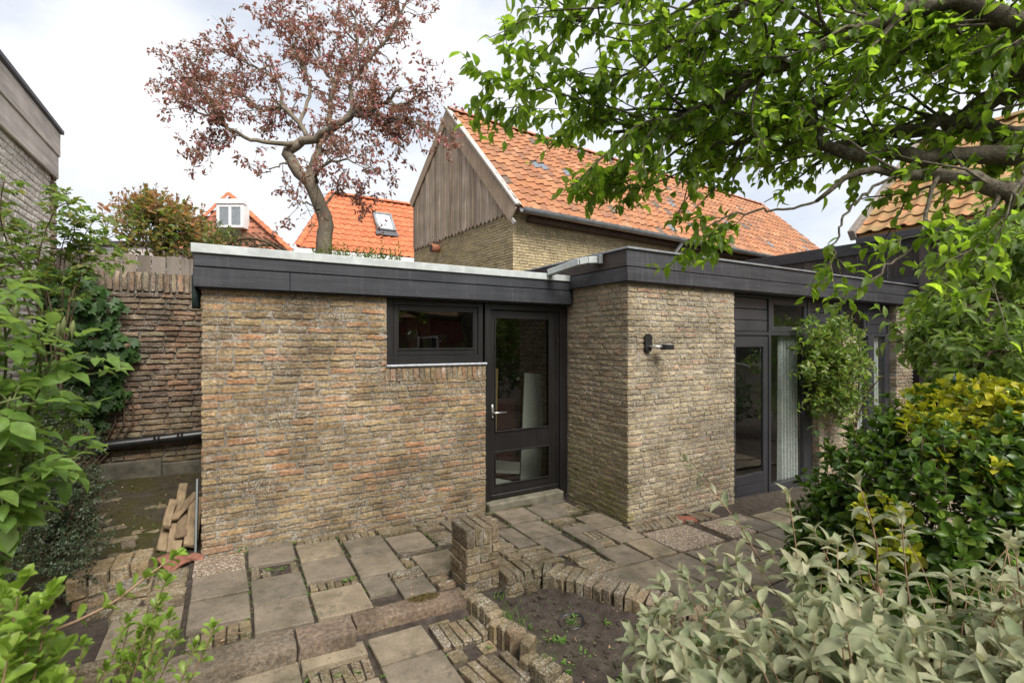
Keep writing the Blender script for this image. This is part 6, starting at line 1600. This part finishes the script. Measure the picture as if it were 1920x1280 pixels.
# rusty arched trellis and palisade
tr = thing('arched_trellis', 'rusty arched garden trellis with short cross bars seen over the annex roof', 'trellis', at(470, 640, 8.9) * np.array([1, 1, 0]))
RUST = m_plain('rusty_metal', (.13, .09, .055), .8, .2, .2, .3, 10)
ap = bez([at(405, 620, 8.9), at(415, 500, 8.9), at(430, 458, 8.9), at(462, 447, 8.9), at(495, 452, 8.9), at(520, 466, 8.9), at(545, 485, 8.9), at(560, 520, 8.9), at(565, 620, 8.9)], 40)
mb = MB(); mb.tube(ap, .028, 7); mb.tube(ap + hf * .6, .028, 7); mb.build('arch_bar', RUST, tr, True)
for k in range(6, 34, 2):
    mb = MB(); d_ = nrm(ap[k] - at(480, 560, 8.9)); mb.tube([ap[k] + d_ * .07 - hf * .12, ap[k] - d_ * .07 + hf * .72], .010, 5); mb.build('cross_bar', RUST, tr)
pf = thing('palisade_fence', 'low pale wooden palisade under the arched trellis', 'fence', at(465, 640, 9.4) * np.array([1, 1, 0]))
for k in range(14):
    V_, T_ = cbox((.085, .02, 2.2), .003); p = at(425 + k * 9.3, 640, 9.4); p[2] = 2.37 + .07 * math.sin(k / 13 * 3.14)
    link('pale', mk('pale', V_, T_), pf, axes(hd, hf, ZUP, p), GREYB)

# --- seedlings and weeds
WEED = ml('weed_leaf', [(.10, .19, .03), (.13, .23, .04), (.08, .15, .03)], trans=.3, rough=.5)
wd_ = MB(); wr = np.random.RandomState(5)
def sprig(mb, p, n, ln, spread=1):
    for i in range(n):
        d = nrm(np.array([wr.normal() * spread, wr.normal() * spread, wr.uniform(.3, 1.1)])); a, b, c = orient(d, np.array([0, 0, 1]) + wr.normal(size=3) * .3); g = ln * wr.uniform(.6, 1.2)
        V, T = SMALL[wr.randint(3)]; R = np.array([a * g * .5, b * g, c * g]); q = p + np.array([wr.normal(), wr.normal(), 0]) * ln * .35
        mb.add(V @ R + q, T)
def blade(mb, p, n, h):
    for i in range(n):
        q = p + np.array([wr.normal(), wr.normal(), 0]) * .02; d = np.array([wr.normal() * .35, wr.normal() * .35, 1]) * h * wr.uniform(.5, 1.1); s = nrm(np.cross(d, wr.normal(size=3))) * .0025
        mb.add([q - s, q + s, q + d * .6 + s * .7, q + d * .6 - s * .7, q + d + d * np.array([.6, .6, -.15]) * .5], [(0, 1, 2), (0, 2, 3), (3, 2, 4)])
def gp(x, y): return np.array([x, y, base_z(x, y) - .012])
for (x, y, n, l) in [(.28, 4.02, 14, .03), (.36, 4.0, 8, .025), (.14, 3.62, 9, .022), (.13, 3.58, 7, .02), (.75, 3.6, 18, .03), (.79, 3.62, 12, .028), (.485, 3.63, 8, .022), (1.39, 3.62, 10, .02), (.48, 3.52, 7, .02), (.15, 3.3, 9, .024), (.13, 3.38, 6, .02), (.86, 3.45, 6, .018), (1.56, 4.2, 7, .02), (1.9, 4.35, 8, .024), (.5, 4.5, 8, .03), (.83, 4.42, 9, .028), (1.2, 4.38, 6, .022), (1.7, 3.95, 10, .02), (2.75, 3.25, 12, .022), (2.9, 3.2, 10, .018), (3.05, 3.22, 8, .018), (1.55, 3.36, 8, .02), (-.3, 4.2, 8, .03), (.12, 4.49, 7, .035), (1.22, 3.28, 8, .02), (.3, 3.52, 5, .016), (.62, 3.52, 6, .016), (2.55, 3.28, 7, .016), (2.0, 3.35, 8, .02)]:
    for k in range(2): sprig(wd_, gp(x + wr.normal() * .02, y + wr.normal() * .02), n // 2 + 2, l * .8)
for i in range(150):
    x = wr.choice([.13, .475, .83, 1.19, 1.55, 2.35, 2.73, 3.07]) + wr.normal() * .012; y = wr.uniform(3.15, 4.45); sprig(wd_, gp(x, y), 5, .016)
for x, y in ((1.2, 2.9), (1.28, 2.75), (1.36, 2.9), (.73, 2.9), (.72, 2.6), (1.09, 2.6), (1.12, 2.45), (.36, 2.75), (1.35, 2.55), (1.42, 2.45), (.5, 2.72), (.62, 2.7)): sprig(wd_, gp(x, y) + np.array([0, 0, LOW]), 8, .02)
for x, y, h in ((1.62, 2.98, .06), (1.66, 2.95, .05), (1.43, 3.02, .09), (1.42, 2.98, .07), (.13, 4.48, .05), (-.22, 3.3, .06), (-.25, 3.2, .06), (1.55, 2.68, .1), (1.56, 2.6, .12), (1.54, 2.55, .09), (1.52, 2.2, .12), (.85, 2.98, .05)): blade(wd_, gp(x, y) - np.array([0, 0, .04]), 14, h)
o_ = wd_.build('paving_weeds', WEED[1]); o_['kind'] = 'stuff'
sd_ = MB()
for i in range(330):
    x, y = wr.uniform(1.45, 2.45), wr.uniform(1.4, 3.0)
    if not inside(BED, x, y): continue
    p = np.array([x, y, ground_z(x, y)]); big = wr.uniform() < .12
    sprig(sd_, p, wr.randint(5, 9) if big else wr.randint(2, 5), .034 if big else .014, 1.1)
for i in range(26): a = wr.uniform(0, 6.28); q = wr.uniform(0, .06); sprig(sd_, np.array([1.94 + q * math.cos(a), 2.53 + q * math.sin(a), -.07]), 4, .016)
for i in range(60):
    x, y = wr.uniform(-1.1, -.3), wr.uniform(4.3, 6.3); sprig(sd_, np.array([x, y, ground_z(x, y)]), 5, .016)
o_ = sd_.build('seedlings', WEED[1]); o_['kind'] = 'stuff'
cd_ = MB()
for i in range(760):                          # clods of earth
    if i < 520: x, y = wr.uniform(1.46, 2.45), wr.uniform(1.5, 3.0)
    else: x, y = wr.uniform(-1.2, -.25), wr.uniform(4.3, 6.6)
    if i < 520 and not inside(BED, x, y): continue
    V, T = STONE[wr.randint(10)]; a, b, c = orient(wr.normal(size=3), np.array([0, 0, 1.])); g = abs(wr.normal()) * .008 + .005
    cd_.add(V @ np.array([a * g * 1.3, b * g, c * g * .8]) + np.array([x, y, ground_z(x, y) + g * .15]), T)
o_ = cd_.build('soil_clods', SOIL); o_['kind'] = 'stuff'
lt = MB(); LIT = m_plain('dry_litter', (.30, .20, .12), .9, .1, 0, .4, 30, None, 80, True, .5)
for i in range(420):
    a = wr.randint(3)
    if a == 0: x, y = wr.uniform(1.5, 2.4), wr.uniform(1.6, 2.95); z = ground_z(x, y)
    elif a == 1: x, y = wr.uniform(-1.2, -.2), wr.uniform(4.4, 6.8); z = ground_z(x, y)
    else: x, y = wr.uniform(-.2, 3.4), wr.uniform(3.1, 4.5); z = base_z(x, y) + .002
    u = nrm(wr.normal(size=3) * np.array([1, 1, .25])) * wr.uniform(.004, .014); v = nrm(np.cross(u, (wr.normal() * .3, wr.normal() * .3, 1))) * wr.uniform(.003, .008)
    p = np.array([x, y, z + .004]); lt.add([p - u, p + v, p + u, p - v], [(0, 1, 2), (0, 2, 3)])
o_ = lt.build('leaf_litter', LIT); o_['kind'] = 'stuff'

# ------------------------------------------------------------------ the garden side behind the camera (seen mirrored in the glass)
hg = Plant('garden_hedge', 'dense green hedge at the far side of the garden', 'hedge', (5, -4, 0), SMALL, GRB[0], TWIG, 151)
HEDG = ml('hedge_leaf', [(.05, .09, .02), (.07, .12, .03), (.04, .075, .02)], trans=.25, rough=.45)
for i in range(900):
    p = np.array([hg.r.uniform(-3, 12), -4 + hg.r.uniform(-.5, .5), hg.r.uniform(.1, 1.5) + .3 * math.sin(i)])
    hg.shoot(p, p + hg.r.normal(size=3) * .2 + np.array([0, .15, .1]), 8, .14, .09, .0, 60, .1, .006)
hg.finish(0, 'hedge', {0: HEDG})
nh = thing('red_brick_house', 'red brick house with orange roof across the garden', 'house', (4, -17, 0))
mb = MB(); mb.box(-6, 16, -19, -15, -.1, 3.0); mb.build('wall', BRK_R, nh)
mb = MB(); mb.add([(-6.3, -14.7, 3.0), (16.3, -14.7, 3.0), (16.3, -17, 5.2), (-6.3, -17, 5.2), (-6.3, -19.3, 3.0), (16.3, -19.3, 3.0)], [(0, 1, 2), (0, 2, 3), (3, 2, 5), (3, 5, 4)]); mb.build('roof', TL4, nh)
for x in (-3, 1, 5, 9, 13):
    for z in (.9,):
        mb = MB(); mb.box(x - .6, x + .6, -15.0, -14.94, z, z + 1.1); w_ = mb.build('window', WHITE, nh)
        mb = MB(); mb.box(x - .5, x + .5, -14.94, -14.93, z + .1, z + 1.0, .001); mb.build('pane', DARKIN, w_)

# low shrubs and a pale house to the right of the camera, which the garden door mirrors
sh = Plant('garden_shrub', 'low green shrubs at the right side of the garden', 'shrub', (9, .2, 0), SMALL, GRB[0], TWIG, 161)
for i in range(420):
    p = np.array([sh.r.uniform(7.6, 10.5), sh.r.uniform(-1.6, 1.0), sh.r.uniform(.05, .8)]); sh.shoot(p, p + sh.r.normal(size=3) * .15 + np.array([0, 0, .12]), 8, .12, .075, .0, 60, .1, .006)
sh.finish(0, 'gshrub', {0: HEDG})
ph2 = thing('pale_brick_house', 'pale brick house with tan tiled roof beyond the right side of the garden', 'house', (18, -6, 0))
mb = MB(); mb.box(16, 22, -14, 1.2, -.1, 3.0); mb.build('wall', MORT_B, ph2)
mb = MB(); mb.add([(15.7, -14.3, 3.0), (15.7, 1.5, 3.0), (19, 1.5, 6.0), (19, -14.3, 6.0), (22.3, -14.3, 3.0), (22.3, 1.5, 3.0)], [(0, 2, 1), (0, 3, 2), (3, 4, 5), (3, 5, 2)]); mb.build('roof', TL4, ph2)
for y in (-11, -7, -3.2, -.6):
    mb = MB(); mb.box(15.94, 16, y - .6, y + .6, .9, 2.2); w_ = mb.build('window', WHITE, ph2)
    mb = MB(); mb.box(15.93, 15.94, y - .5, y + .5, 1.0, 2.1, .001); mb.build('pane', DARKIN, w_)
